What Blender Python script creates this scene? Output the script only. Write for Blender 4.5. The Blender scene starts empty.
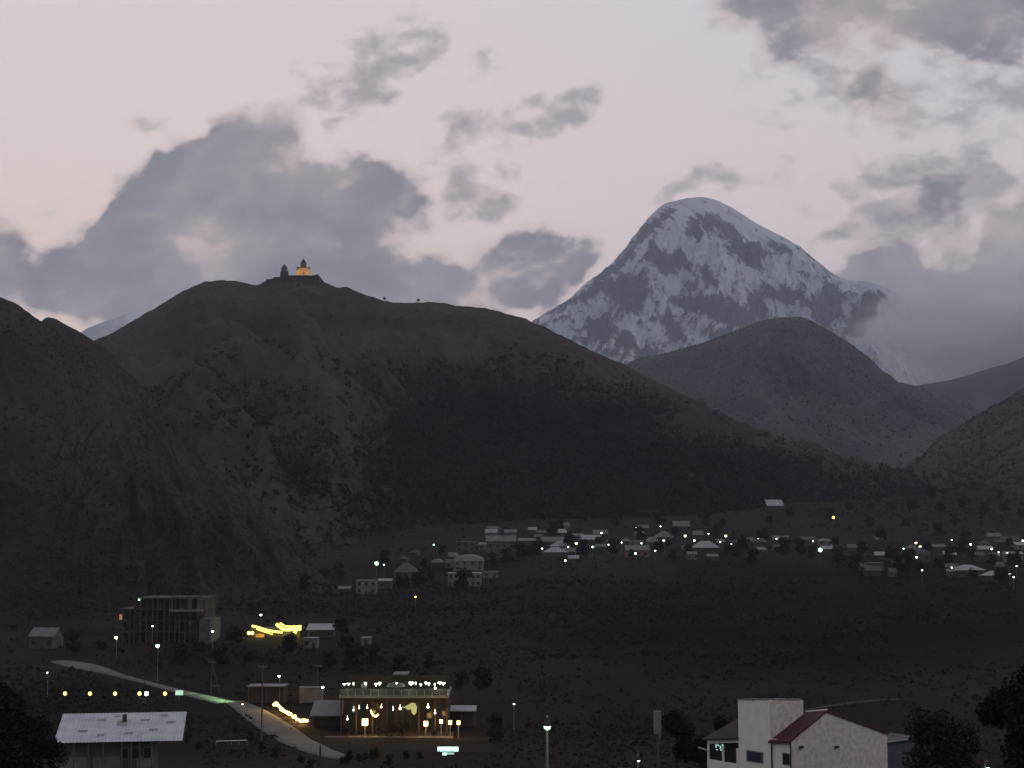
import bpy, math, random
import numpy as np
from mathutils import Vector, Matrix

random.seed(7)
RNG = np.random.RandomState(11)
R = math.radians
scene = bpy.context.scene
COL = scene.collection

# ------------------------------------------------------------------ camera
F = 1500.0                       # focal length in pixels of a 1024 px wide frame
PITCH = math.atan((520 - 384) / F)
CP, SP = math.cos(PITCH), math.sin(PITCH)
cam_d = bpy.data.cameras.new('camera')
cam_d.lens = 36.0 * F / 1024.0
cam_d.sensor_width = 36.0
cam_d.clip_start = 0.5
cam_d.clip_end = 60000
cam = bpy.data.objects.new('camera', cam_d)
cam.location = (0, 0, 0)
cam.rotation_euler = (R(90) + PITCH, 0, 0)
COL.objects.link(cam)
scene.camera = cam

scene.view_settings.view_transform = 'Standard'
scene.view_settings.look = 'None'
scene.view_settings.exposure = 0.0
scene.view_settings.gamma = 1.0
scene.view_settings.use_curve_mapping = False
scene.cycles.use_denoising = True
scene.cycles.max_bounces = 6
scene.cycles.diffuse_bounces = 2
scene.cycles.volume_bounces = 4
scene.cycles.sample_clamp_indirect = 4.0


def ray(px, py):
    a = (px - 512.0) / F
    v = (384.0 - py) / F
    return Vector((a, CP - v * SP, SP + v * CP))


def P(px, py, Y):
    d = ray(px, py)
    return d * (Y / d.y)


# ------------------------------------------------------------------ world: dusk sky with clouds
def build_world():
    w = bpy.data.worlds.new('World')
    scene.world = w
    w.use_nodes = True
    nt = w.node_tree
    nt.nodes.clear()
    N = nt.nodes.new
    L = nt.links.new
    out = N('ShaderNodeOutputWorld')
    bg = N('ShaderNodeBackground')
    L(bg.outputs[0], out.inputs[0])

    def val(x):
        return x

    def math_(op, a, b=None, c=None, clamp=False):
        n = N('ShaderNodeMath')
        n.operation = op
        n.use_clamp = clamp
        for i, x in enumerate((a, b, c)):
            if x is None:
                continue
            if isinstance(x, (int, float)):
                n.inputs[i].default_value = x
            else:
                L(x, n.inputs[i])
        return n.outputs[0]

    def mrange(x, a, b, lo=0.0, hi=1.0, smooth=True):
        n = N('ShaderNodeMapRange')
        n.interpolation_type = 'SMOOTHSTEP' if smooth else 'LINEAR'
        n.clamp = True
        L(x, n.inputs[0])
        n.inputs[1].default_value = a
        n.inputs[2].default_value = b
        n.inputs[3].default_value = lo
        n.inputs[4].default_value = hi
        return n.outputs[0]

    def mix(f, a, b):
        n = N('ShaderNodeMix')
        n.data_type = 'RGBA'
        if isinstance(f, (int, float)):
            n.inputs[0].default_value = f
        else:
            L(f, n.inputs[0])
        for i, x in ((6, a), (7, b)):
            if isinstance(x, tuple):
                n.inputs[i].default_value = x + (1.0,)
            else:
                L(x, n.inputs[i])
        return n.outputs[2]

    tc = N('ShaderNodeTexCoord')
    sep = N('ShaderNodeSeparateXYZ')
    L(tc.outputs['Generated'], sep.inputs[0])
    X, Yd, Z = sep.outputs
    ys = math_('MAXIMUM', Yd, 0.12)
    u = math_('DIVIDE', X, ys)
    v = math_('DIVIDE', Z, ys)
    comb = N('ShaderNodeCombineXYZ')
    L(u, comb.inputs[0])
    L(v, comb.inputs[1])
    uv = comb.outputs[0]

    # clear dusk sky: bright warm band in the west (+Y), dim blue behind and overhead
    elev = mrange(Z, 0.0, 0.9, smooth=False)
    west = mrange(Yd, -0.9, 0.95)
    horizon = mix(mrange(u, -0.38, 0.34), (1.160, 0.930, 0.830), (1.000, 0.845, 0.835))
    upper = mix(mrange(u, -0.38, 0.34), (0.910, 0.800, 0.810), (0.780, 0.730, 0.785))
    wcol = mix(mrange(v, 0.11, 0.37), horizon, upper)
    wcol = mix(mrange(Z, 0.33, 0.9), wcol, SKY_ZENITH)
    ecol = mix(mrange(Z, 0.0, 0.7), SKY_EAST, SKY_ZENITH)
    clear = mix(west, ecol, wcol)
    nish = N('ShaderNodeTexSky')
    nish.sky_type = 'NISHITA'
    nish.sun_disc = False
    nish.sun_elevation = R(2.0)
    nish.sun_rotation = R(-14)
    nsc = N('ShaderNodeVectorMath')
    nsc.operation = 'SCALE'
    L(nish.outputs[0], nsc.inputs[0])
    nsc.inputs['Scale'].default_value = 0.006
    addn = N('ShaderNodeVectorMath')
    addn.operation = 'ADD'
    L(clear, addn.inputs[0])
    L(nsc.outputs[0], addn.inputs[1])
    clear = addn.outputs[0]

    # cloud masses: soft ellipses in the world's own westward coordinates, broken up by fractal noise
    def noise(scale, detail, rough, dist, off=(0, 0, 0), stretch=(1, 1, 1)):
        mp = N('ShaderNodeMapping')
        mp.inputs['Location'].default_value = off
        mp.inputs['Rotation'].default_value = (0, 0, R(-32))
        mp.inputs['Scale'].default_value = stretch
        L(uv, mp.inputs[0])
        n = N('ShaderNodeTexNoise')
        n.inputs['Scale'].default_value = scale
        n.inputs['Detail'].default_value = detail
        n.inputs['Roughness'].default_value = rough
        n.inputs['Distortion'].default_value = dist
        L(mp.outputs[0], n.inputs['Vector'])
        return n.outputs[0]

    wob = N('ShaderNodeTexNoise')
    wob.inputs['Scale'].default_value = 14.0
    wob.inputs['Detail'].default_value = 7.0
    L(uv, wob.inputs['Vector'])
    wsub = N('ShaderNodeVectorMath')
    wsub.operation = 'SUBTRACT'
    L(wob.outputs['Color'], wsub.inputs[0])
    wsub.inputs[1].default_value = (0.5, 0.5, 0.5)
    wsc = N('ShaderNodeVectorMath')
    wsc.operation = 'SCALE'
    L(wsub.outputs[0], wsc.inputs[0])
    wsc.inputs['Scale'].default_value = 0.105
    wadd = N('ShaderNodeVectorMath')
    wadd.operation = 'ADD'
    L(uv, wadd.inputs[0])
    L(wsc.outputs[0], wadd.inputs[1])
    uvw = wadd.outputs[0]

    def field(blobs):
        total = None
        for (px, py, rx, ry, ang, amp) in blobs:
            d = ray(px, py)
            mp = N('ShaderNodeMapping')
            mp.vector_type = 'TEXTURE'
            mp.inputs['Location'].default_value = (d.x / d.y, d.z / d.y, 0)
            mp.inputs['Rotation'].default_value = (0, 0, R(ang))
            mp.inputs['Scale'].default_value = (rx / F, ry / F, 1)
            L(uvw, mp.inputs[0])
            ln = N('ShaderNodeVectorMath')
            ln.operation = 'LENGTH'
            L(mp.outputs[0], ln.inputs[0])
            m = mrange(ln.outputs['Value'], 1.45, 0.25, 0.0, amp)
            total = m if total is None else math_('ADD', total, m)
        return total

    front = mrange(Yd, 0.25, 0.5)
    n1 = noise(15.0, 9.0, 0.55, 0.35, stretch=(1, 1.7, 1))
    n2 = noise(40.0, 7.0, 0.56, 0.3, (3.1, 1.7, 0), (1, 1.6, 1))
    n3 = noise(9.0, 6.0, 0.55, 0.3, (7.7, 4.2, 0))
    nn = math_('ADD', math_('MULTIPLY', math_('SUBTRACT', n1, 0.5), 1.25),
               math_('MULTIPLY', math_('SUBTRACT', n2, 0.5), 0.85))

    def alpha(blobs, lo, hi, namp, cap, nn, top):
        d = field(blobs)
        gate = mrange(d, 0.02, 0.22)
        dens = math_('ADD', math_('MINIMUM', d, top), math_('MULTIPLY', nn, namp))
        return math_('MULTIPLY', math_('MULTIPLY', mrange(dens, lo, hi, 0.0, cap), gate), front)

    a_heavy = alpha(CLOUDS_HEAVY, 0.12, 0.98, 1.2, 0.97, nn, 1.08)
    nl = math_('ADD', math_('MULTIPLY', math_('SUBTRACT', n1, 0.5), 1.6),
               math_('MULTIPLY', math_('SUBTRACT', n2, 0.5), 1.5))
    a_light = alpha(CLOUDS_LIGHT, 0.36, 1.55, 2.0, 0.84, nl, 0.88)
    # self-shading of the cloud mass: thick cores dark, thin rims pale and warm
    core = math_('ADD', a_heavy, math_('MULTIPLY', math_('SUBTRACT', n3, 0.5), 1.7))
    core = math_('ADD', core, math_('MULTIPLY', math_('SUBTRACT', n1, 0.5), 1.1))
    heavy_col = mix(mrange(core, 0.40, 1.20), (0.640, 0.540, 0.530), (0.262, 0.258, 0.288))
    light_col = mix(mrange(n2, 0.3, 0.7), (0.285, 0.270, 0.295), (0.420, 0.390, 0.405))
    sky = mix(a_light, clear, light_col)
    sky = mix(a_heavy, sky, heavy_col)
    # below the horizon: dark ground light
    sky = mix(mrange(Z, -0.02, -0.15), sky, (0.02, 0.02, 0.02))
    L(sky, bg.inputs[0])
    bg.inputs[1].default_value = 1.0


SKY_ZENITH = (0.27, 0.275, 0.32)
SKY_EAST = (0.255, 0.260, 0.290)
# px, py, rx, ry, angle, strength   (in the directions the photograph shows them)
CLOUDS_HEAVY = [
    (215, 245, 75, 45, 0, .9), (190, 160, 46, 26, 30, .45), (330, 165, 50, 30, -10, .45), (535, 255, 46, 34, 30, .4),
    (235, 225, 135, 72, 8, .95), (125, 265, 120, 58, 12, .95), (262, 140, 56, 50, 55, .9), (195, 190, 90, 48, 25, .8),
    (330, 185, 85, 52, -10, .7), (395, 195, 50, 42, -5, .7), (340, 260, 105, 50, -12, .9), (75, 285, 45, 40, 0, .6),
    (200, 290, 170, 45, 0, .85), (418, 275, 50, 36, -35, .65), (-15, 240, 48, 66, 0, .85), (400, 300, 80, 20, 0, .55),
    (125, 222, 50, 26, 20, .4),
    (530, 265, 56, 44, 32, 1.2), (500, 298, 50, 26, 20, .7), (572, 245, 28, 26, 0, .5),
    (990, 270, 85, 46, 15, .9), (945, 325, 120, 62, -3, 1.1), (1010, 310, 100, 70, 0, 1.0), (900, 290, 58, 26, 8, .8),
    (930, 370, 120, 50, 0, 1.0), (1015, 235, 45, 45, 50, .65), (885, 335, 42, 70, 0, .95),
    (930, -8, 240, 56, -3, .95), (1010, 40, 80, 45, -15, .35), (885, 100, 40, 64, 12, .72), (790, 22, 90, 36, -12, .65),
    (935, 205, 34, 50, -35, .7), (860, 225, 38, 44, 20, .62),
]
CLOUDS_LIGHT = [
    (375, 55, 75, 50, 38, .85), (340, 82, 50, 26, 25, .6), (555, 122, 58, 24, 38, 1.15), (480, 172, 38, 42, 40, 1.05), (470, 135, 32, 36, 40, .75),
    (490, 75, 30, 26, 0, .6), (185, 125, 55, 18, -8, .7), (45, 190, 45, 26, 20, .7), (440, 155, 40, 24, 0, .5),
    (720, 175, 48, 20, 10, .85), (768, 152, 30, 36, -20, .85), (760, 95, 28, 18, 0, .65), (793, 190, 28, 32, 40, .75), (680, 183, 24, 10, 0, .6),
    (850, 215, 62, 46, 50, 1.05), (885, 85, 60, 85, 15, .9), (930, 205, 62, 52, 45, 1.05), (955, 175, 50, 32, 50, .85),
    (1000, 140, 60, 60, 0, .55), (940, 110, 80, 60, 0, .45), (860, 262, 50, 22, 0, .8), (985, 215, 50, 45, 60, .8),
    (1015, 30, 80, 100, 0, .6), (840, 50, 80, 50, 0, .7), (740, 25, 50, 35, 0, .7), (880, 195, 40, 18, 5, .7),
]
build_world()

# added soft fill from high right behind the camera, models the peak's relief
fill_sun_d = bpy.data.lights.new('fill_sun', 'SUN')
fill_sun_d.energy = 0.42
fill_sun_d.angle = R(22)
fill_sun_d.color = (1.0, 0.88, 0.82)
fill_sun = bpy.data.objects.new('fill_sun', fill_sun_d)
COL.objects.link(fill_sun)
fill_sun.rotation_euler = Vector((-0.62, 0.25, -0.75)).to_track_quat('-Z', 'Y').to_euler()
fill_sun.location = (0, 0, 400)


# ------------------------------------------------------------------ numpy noise
def _hash(ix, iy, seed):
    h = (ix.astype(np.int64) * 374761393 + iy.astype(np.int64) * 668265263 + seed * 974634777) & 0x7fffffff
    h = ((h ^ (h >> 13)) * 1274126177) & 0x7fffffff
    return (h ^ (h >> 16)) & 0x7fffffff


def perlin(x, y, seed=0):
    x = np.asarray(x, float)
    y = np.asarray(y, float)
    ix = np.floor(x)
    iy = np.floor(y)
    fx = x - ix
    fy = y - iy
    def g(ox, oy):
        a = _hash(ix + ox, iy + oy, seed) * (2 * math.pi / 0x7fffffff)
        return np.cos(a) * (fx - ox) + np.sin(a) * (fy - oy)
    sx = fx * fx * fx * (fx * (fx * 6 - 15) + 10)
    sy = fy * fy * fy * (fy * (fy * 6 - 15) + 10)
    a = g(0, 0) * (1 - sx) + g(1, 0) * sx
    b = g(0, 1) * (1 - sx) + g(1, 1) * sx
    return (a * (1 - sy) + b * sy) * 1.5


def fbm(x, y, octv=4, seed=0, gain=.5, ridged=False):
    t = 0
    amp = 1.0
    tot = 0
    for o in range(octv):
        n = perlin(x * 2 ** o + o * 17.3, y * 2 ** o - o * 9.1, seed + o)
        if ridged:
            n = 1 - 2 * np.abs(n)
        t = t + n * amp
        tot += amp
        amp *= gain
    return t / tot


def sstep(a, b, x):
    t = np.clip((x - a) / (b - a), 0, 1)
    return t * t * (3 - 2 * t)


# ------------------------------------------------------------------ ground function (z over the valley)
GP = [(0, -12), (60, -15), (110, -20), (150, -26), (190, -32), (230, -36.8), (290, -41.6), (330, -41.0), (430, -40.7),
      (500, -37.0), (640, -35.0), (780, -32.5), (850, -23.0), (950, -16.0), (1100, -4.0), (1300, 14), (1700, 34),
      (2500, 75), (4000, 140), (7000, 200), (15000, 200)]
GX = np.array([g[0] for g in GP], float)
GZ = np.array([g[1] for g in GP], float)


def ground(x, y):
    x = np.asarray(x, float)
    y = np.asarray(y, float)
    z = np.interp(y, GX, GZ)
    amp = sstep(60, 500, y)
    z = z + amp * 1.6 * perlin(x / 110.0, y / 110.0, 5) + amp * 4.0 * perlin(x / 380.0 + .3, y / 380.0, 6) * sstep(450, 900, y)
    z = z + 2.4 * sstep(335, 420, y) * (1 - sstep(740, 830, y)) * fbm(x / 150.0, y / 62.0, 3, 7, .5, ridged=True) * sstep(-40, 60, x)
    return z


def hit(px, py, off=0.0, y0=40.0, y1=2600.0):
    d = ray(px, py)
    ys = np.linspace(y0, y1, 6000)
    zs = d.z / d.y * ys
    xs = d.x / d.y * ys
    g = ground(xs, ys) + off
    s = np.where(zs <= g)[0]
    i = s[0] if len(s) else len(ys) - 1
    Y = ys[i]
    return Vector((d.x / d.y * Y, Y, float(ground(d.x / d.y * Y, Y))))


def gz(x, y):
    return float(ground(x, y))


# ------------------------------------------------------------------ materials
MATS = {}


def newmat(name):
    m = bpy.data.materials.new(name)
    m.use_nodes = True
    nt = m.node_tree
    b = nt.nodes['Principled BSDF']
    return m, nt, b


def surf(name, col, rough=.85, var=.25, scale=3.0, col2=None, metal=0.0, bump=0.0, stretch=(1, 1, 1), detail=6.0):
    """base colour broken up by object-space noise"""
    if name in MATS:
        return MATS[name]
    m, nt, b = newmat(name)
    N = nt.nodes.new
    tc = N('ShaderNodeTexCoord')
    mp = N('ShaderNodeMapping')
    mp.inputs['Scale'].default_value = stretch
    nt.links.new(tc.outputs['Object'], mp.inputs[0])
    n = N('ShaderNodeTexNoise')
    n.inputs['Scale'].default_value = scale
    n.inputs['Detail'].default_value = detail
    n.inputs['Roughness'].default_value = .62
    nt.links.new(mp.outputs[0], n.inputs['Vector'])
    cr = N('ShaderNodeValToRGB')
    c2 = col2 or tuple(c * (1 - var) for c in col)
    cr.color_ramp.elements[0].position = .32
    cr.color_ramp.elements[1].position = .68
    cr.color_ramp.elements[0].color = tuple(c2) + (1,)
    cr.color_ramp.elements[1].color = tuple(col) + (1,)
    nt.links.new(n.outputs[0], cr.inputs[0])
    nt.links.new(cr.outputs[0], b.inputs['Base Color'])
    b.inputs['Roughness'].default_value = rough
    b.inputs['Metallic'].default_value = metal
    b.inputs['Specular IOR Level'].default_value = .25
    if bump:
        bp = N('ShaderNodeBump')
        bp.inputs['Strength'].default_value = bump
        nt.links.new(n.outputs[0], bp.inputs['Height'])
        nt.links.new(bp.outputs[0], b.inputs['Normal'])
    MATS[name] = m
    return m


def glow(name, col, strength):
    if name in MATS:
        return MATS[name]
    m, nt, b = newmat(name)
    b.inputs['Base Color'].default_value = (.3, .3, .3, 1)
    b.inputs['Emission Color'].default_value = tuple(col) + (1,)
    b.inputs['Emission Strength'].default_value = strength
    m.cycles.emission_sampling = 'AUTO'
    MATS[name] = m
    return m


def glass(name='window_glass', col=(.03, .035, .04)):
    if name in MATS:
        return MATS[name]
    m, nt, b = newmat(name)
    b.inputs['Base Color'].default_value = col + (1,)
    b.inputs['Roughness'].default_value = .12
    MATS[name] = m
    return m


def slope_mat(name, grass, grass2, wood, fine=.12, patch=.006, attr=None, streak=None):
    """hillside: dry autumn grass broken by dark scrub; vertex attribute 'wood' gives the forested part"""
    m, nt, b = newmat(name)
    N = nt.nodes.new
    L = nt.links.new
    tc = N('ShaderNodeTexCoord')
    def noise(s, d, r=.6, dist=0.0):
        n = N('ShaderNodeTexNoise')
        n.inputs['Scale'].default_value = s
        n.inputs['Detail'].default_value = d
        n.inputs['Roughness'].default_value = r
        n.inputs['Distortion'].default_value = dist
        L(tc.outputs['Object'], n.inputs['Vector'])
        return n.outputs[0]
    def mr(x, a, c):
        n = N('ShaderNodeMapRange')
        n.interpolation_type = 'SMOOTHSTEP'
        L(x, n.inputs[0])
        n.inputs[1].default_value = a
        n.inputs[2].default_value = c
        return n.outputs[0]
    def mix(f, a, c):
        n = N('ShaderNodeMix')
        n.data_type = 'RGBA'
        L(f, n.inputs[0])
        for i, x in ((6, a), (7, c)):
            if isinstance(x, tuple):
                n.inputs[i].default_value = x + (1,)
            else:
                L(x, n.inputs[i])
        return n.outputs[2]
    def mth(op, a, c):
        n = N('ShaderNodeMath')
        n.operation = op
        for i, x in enumerate((a, c)):
            if isinstance(x, (int, float)):
                n.inputs[i].default_value = x
            else:
                L(x, n.inputs[i])
        return n.outputs[0]
    base = mix(mr(noise(patch, 7, .65, .6), .38, .62), grass, grass2)
    at = N('ShaderNodeAttribute')
    at.attribute_name = 'wood'
    nf = noise(fine, 8, .72)
    wf = mth('ADD', at.outputs['Fac'], mth('MULTIPLY', mth('SUBTRACT', nf, .5), 1.9))
    wf = mth('ADD', wf, mth('MULTIPLY', mth('SUBTRACT', noise(patch * 3, 5), .5), .6))
    col = mix(mr(wf, .0, 1.08), base, wood)
    L(col, b.inputs['Base Color'])
    b.inputs['Roughness'].default_value = 1.0
    b.inputs['Specular IOR Level'].default_value = .05
    bp = N('ShaderNodeBump')
    bp.inputs['Strength'].default_value = .7
    bp.inputs['Distance'].default_value = 2.5
    L(nf, bp.inputs['Height'])
    L(bp.outputs[0], b.inputs['Normal'])
    return m


# ------------------------------------------------------------------ object helpers
def tag(o, label=None, cat=None, group=None, kind=None):
    if label:
        o['label'] = label
    if cat:
        o['category'] = cat
    if group:
        o['group'] = group
    if kind:
        o['kind'] = kind
    return o


def empty(name, loc, rz=0, label=None, cat=None, group=None):
    o = bpy.data.objects.new(name, None)
    o.empty_display_size = .5
    o.location = loc
    o.rotation_euler = (0, 0, rz)
    COL.objects.link(o)
    return tag(o, label, cat, group)


class MB:
    def __init__(self):
        self.v = []
        self.f = []

    def add(self, vs, fs):
        n = len(self.v)
        self.v += [tuple(x) for x in vs]
        self.f += [tuple(i + n for i in q) for q in fs]
        return self

    def box(self, x0, x1, y0, y1, z0, z1, M=None):
        vs = [Vector((x, y, z)) for z in (z0, z1) for x, y in ((x0, y0), (x1, y0), (x1, y1), (x0, y1))]
        if M is not None:
            vs = [M @ q for q in vs]
        return self.add(vs, [(3, 2, 1, 0), (4, 5, 6, 7), (0, 1, 5, 4), (1, 2, 6, 5), (2, 3, 7, 6), (3, 0, 4, 7)])

    def tube(self, pts, r0, r1=None, n=8, cap=True):
        r1 = r0 if r1 is None else r1
        pts = [Vector(p) for p in pts]
        rings = []
        vs = []
        for i, p in enumerate(pts):
            a = pts[max(0, i - 1)]
            c = pts[min(len(pts) - 1, i + 1)]
            t = (c - a).normalized()
            s = t.cross(Vector((0, 0, 1)))
            if s.length < 1e-3:
                s = Vector((1, 0, 0))
            s.normalize()
            q = s.cross(t)
            r = r0 + (r1 - r0) * i / max(1, len(pts) - 1)
            vs += [p + s * math.cos(2 * math.pi * k / n) * r + q * math.sin(2 * math.pi * k / n) * r for k in range(n)]
        fs = []
        for i in range(len(pts) - 1):
            for k in range(n):
                fs.append((i * n + k, i * n + (k + 1) % n, (i + 1) * n + (k + 1) % n, (i + 1) * n + k))
        if cap:
            fs.append(tuple(range(n))[::-1])
            fs.append(tuple((len(pts) - 1) * n + k for k in range(n)))
        return self.add(vs, fs)

    def lathe(self, prof, n=12, loc=(0, 0, 0)):
        vs = []
        for r, z in prof:
            vs += [(loc[0] + r * math.cos(2 * math.pi * k / n), loc[1] + r * math.sin(2 * math.pi * k / n), loc[2] + z) for k in range(n)]
        fs = []
        for i in range(len(prof) - 1):
            for k in range(n):
                fs.append((i * n + k, i * n + (k + 1) % n, (i + 1) * n + (k + 1) % n, (i + 1) * n + k))
        fs.append(tuple(range(n))[::-1])
        fs.append(tuple((len(prof) - 1) * n + k for k in range(n)))
        return self.add(vs, fs)

    def prism(self, poly, y0, y1):
        """polygon in x,z extruded along y"""
        n = len(poly)
        vs = [(x, y0, z) for x, z in poly] + [(x, y1, z) for x, z in poly]
        fs = [tuple(range(n)), tuple(range(2 * n - 1, n - 1, -1))]
        for k in range(n):
            fs.append((k, n + k, n + (k + 1) % n, (k + 1) % n))
        return self.add(vs, fs)

    def ball(self, c, r, nu=10, nv=6, squash=1.0):
        prof = []
        for j in range(nv + 1):
            a = -math.pi / 2 + math.pi * j / nv
            prof.append((max(r * math.cos(a), r * .02), r * math.sin(a) * squash))
        return self.lathe(prof, nu, c)

    def build(self, name, mat, parent=None, smooth=False):
        me = bpy.data.meshes.new(name)
        me.from_pydata(self.v, [], self.f)
        me.update()
        me.materials.append(mat)
        if smooth:
            me.polygons.foreach_set('use_smooth', [True] * len(me.polygons))
        o = bpy.data.objects.new(name, me)
        COL.objects.link(o)
        if parent:
            o.parent = parent
        return o


def copy_tree(o, parent=None, kids=None):
    c = o.copy()
    COL.objects.link(c)
    c.parent = parent
    for ch in (KIDS.get(o.name) or list(o.children)):
        copy_tree(ch, c)
    return c


KIDS = {}


def grid_mesh(name, co, nu, nv, mat, attrs=None, smooth=True):
    """co: (nv,nu,3)"""
    me = bpy.data.meshes.new(name)
    v = co.reshape(-1, 3)
    idx = np.arange(nu * nv).reshape(nv, nu)
    q = np.stack([idx[:-1, :-1], idx[:-1, 1:], idx[1:, 1:], idx[1:, :-1]], -1).reshape(-1, 4)
    me.vertices.add(len(v))
    me.vertices.foreach_set('co', v.astype(np.float32).ravel())
    me.loops.add(q.size)
    me.loops.foreach_set('vertex_index', q.astype(np.int32).ravel())
    me.polygons.add(len(q))
    me.polygons.foreach_set('loop_start', np.arange(0, q.size, 4, dtype=np.int32))
    me.polygons.foreach_set('use_smooth', np.ones(len(q), dtype=bool) if smooth else np.zeros(len(q), dtype=bool))
    me.update(calc_edges=True)
    me.validate()
    for k, a in (attrs or {}).items():
        at = me.attributes.new(k, 'FLOAT', 'POINT')
        at.data.foreach_set('value', a.astype(np.float32).ravel())
    me.materials.append(mat)
    o = bpy.data.objects.new(name, me)
    COL.objects.link(o)
    return o


# ------------------------------------------------------------------ ground sheet
def wood_poly(px, py, blobs):
    w = np.zeros_like(px)
    for (cx, cy, rx, ry, amp) in blobs:
        q = ((px - cx) / rx) ** 2 + ((py - cy) / ry) ** 2
        w = w + amp * np.exp(-q)
    return w


def to_px(x, y, z):
    """direction of a world point from the viewpoint, used only to author where woods and rocks lie"""
    d = y * CP + z * SP
    return 512 + F * x / d, 384 - F * (z * CP - y * SP) / d


def build_ground():
    ys = np.concatenate([np.linspace(-60, 60, 13)[:-1], np.geomspace(60, 14000, 420)])
    rt = np.linspace(-1.0, 1.0, 421)
    rt = np.sign(rt) * np.abs(rt) ** 1.4 * 1.1
    Yg, Rg = np.meshgrid(ys, rt, indexing='ij')
    Xg = Rg * np.maximum(Yg, 120)
    Zg = ground(Xg, Yg)
    px, py = to_px(Xg, np.maximum(Yg, 20), Zg)
    w = wood_poly(px, py, [(800, 625, 200, 50, 1.0), (930, 610, 200, 50, .6), (620, 600, 140, 30, .3), (960, 700, 60, 60, -.2),
                           (330, 600, 120, 18, .25), (100, 720, 150, 40, .25), (900, 500, 150, 22, .35), (560, 735, 100, 14, .1),
                           (430, 640, 120, 40, .1), (260, 655, 80, 12, .35), (80, 690, 70, 12, .4)])
    w = w + .20 + .35 * fbm(Xg / 90, Yg / 140, 4, 3)
    m = slope_mat('valley_grass', (.038, .030, .0215), (.022, .018, .013), (.006, .0055, .0045), fine=.55, patch=.02)
    o = grid_mesh('ground', np.stack([Xg, Yg, Zg], -1), len(rt), len(ys), m, {'wood': w})
    tag(o, 'dark grassy valley floor with scrub below the village', 'ground', kind='structure')


build_ground()

# ------------------------------------------------------------------ mountains
HILLS = {}


def interp(pts, u, k):
    p = sorted(pts)
    return np.interp(u, [q[0] for q in p], [q[k] for q in p])


def smooth1(a, n):
    k = np.hanning(2 * n + 3)[1:-1]
    k /= k.sum()
    return np.convolve(np.pad(a, n, mode='edge'), k, mode='valid')


def hill(name, crest, foot, du, nv, mat, woodfn=None, amp=20, lam=160, expo=1.15, jag=.6, sm=4, seed=1, back=.25, stretch=2.2,
         jlam=14.0, extra=None, label=None, cat='hill', zfoot=None, ridge_gain=.55, oct_=5, gully=.35):
    u0, u1 = crest[0][0], crest[-1][0]
    u = np.arange(u0, u1 + du, du)
    nu = len(u)
    py = smooth1(interp(crest, u, 1), sm)
    Y = smooth1(interp(crest, u, 2), 12)
    jg = jag(u) if callable(jag) else jag
    py = py + jg * fbm(u / jlam, u * 0 + seed * 3.3, 4, seed, .65)
    a = (u - 512) / F
    vv = (384 - py) / F
    dy = CP - vv * SP
    xc = a / dy * Y
    zc = (SP + vv * CP) / dy * Y
    Yf = smooth1(interp(foot, u, 1), 12)
    k = Yf / Y
    t = np.linspace(0, 1, nv) ** 1.15
    tb = np.linspace(1, 0, max(8, nv // 6))[:-1]
    T = np.concatenate([-tb, t])[:, None]
    K = np.where(T >= 0, 1 + (k[None] - 1) * T, 1 - T * back)
    Xg = xc[None] * K
    Yg = Y[None] * K
    zf = (ground(xc * k, Yf) - 6) if zfoot is None else np.full(nu, zfoot)
    zb = zf
    s = np.where(T >= 0, (1 - np.clip(T, 0, 1)) ** expo, 1 + T * .85 * (1 + 0 * zc[None]))
    Zg = zf[None] + (zc - zf)[None] * s
    env = sstep(0, .22, np.abs(T)) * (1 - .75 * sstep(.7, 1.0, T))
    ux = xc[None] * (1 + 0 * T)
    rr = (Y[None] - Yg)
    wx = fbm(Xg / (lam * 2), Yg / (lam * 2), 3, seed + 50) * lam * .5
    rid = fbm((ux + wx) / lam, rr / (lam * stretch), oct_, seed + 20, ridge_gain, ridged=True)
    Zg = Zg + env * amp * (rid - .2)
    fine = fbm(Xg / (lam * .12), Yg / (lam * .12), 3, seed + 70)
    Zg = Zg + sstep(0, .04, np.abs(T)) * amp * .05 * fine
    if extra is not None:
        Zg = extra(Xg, Yg, Zg, T)
    Ux, Py = to_px(Xg, Yg, Zg)
    w = np.zeros_like(Zg) if woodfn is None else woodfn(Ux, Py, T + 0 * Zg, Xg, Yg)
    if woodfn is not None and woodfn.__name__ != 'rock_mask':
        w = w + gully * sstep(.05, -.45, rid) * sstep(.02, .15, np.abs(T)) - gully * .5 * sstep(.45, .8, rid)
    co = np.stack([Xg, Yg, Zg], -1)
    o = grid_mesh(name, co, nu, len(T), mat, {'wood': w})
    tag(o, label, cat, kind='structure')
    HILLS[name] = (co, T, w, Ux, Py)
    return o


def wf_church(px, py, T, x, y):
    w = wood_poly(px, py, [(530, 445, 160, 85, .55), (600, 420, 90, 40, .35), (440, 430, 40, 60, .25), (300, 480, 60, 30, .12),
                           (250, 400, 60, 50, .04), (640, 490, 160, 20, .4), (360, 430, 45, 50, -.3), (455, 421, 17, 3, -1.1), (440, 428, 9, 2, -.6), (760, 460, 90, 22, .25),
                           (690, 430, 60, 14, -.15), (300, 300, 70, 22, .05)])
    return w + .08 + .56 * sstep(.25, .85, T) * (.45 + .55 * sstep(240, 460, px)) + .40 * fbm(x / 150, y / 240, 6, 9, .65)


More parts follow.
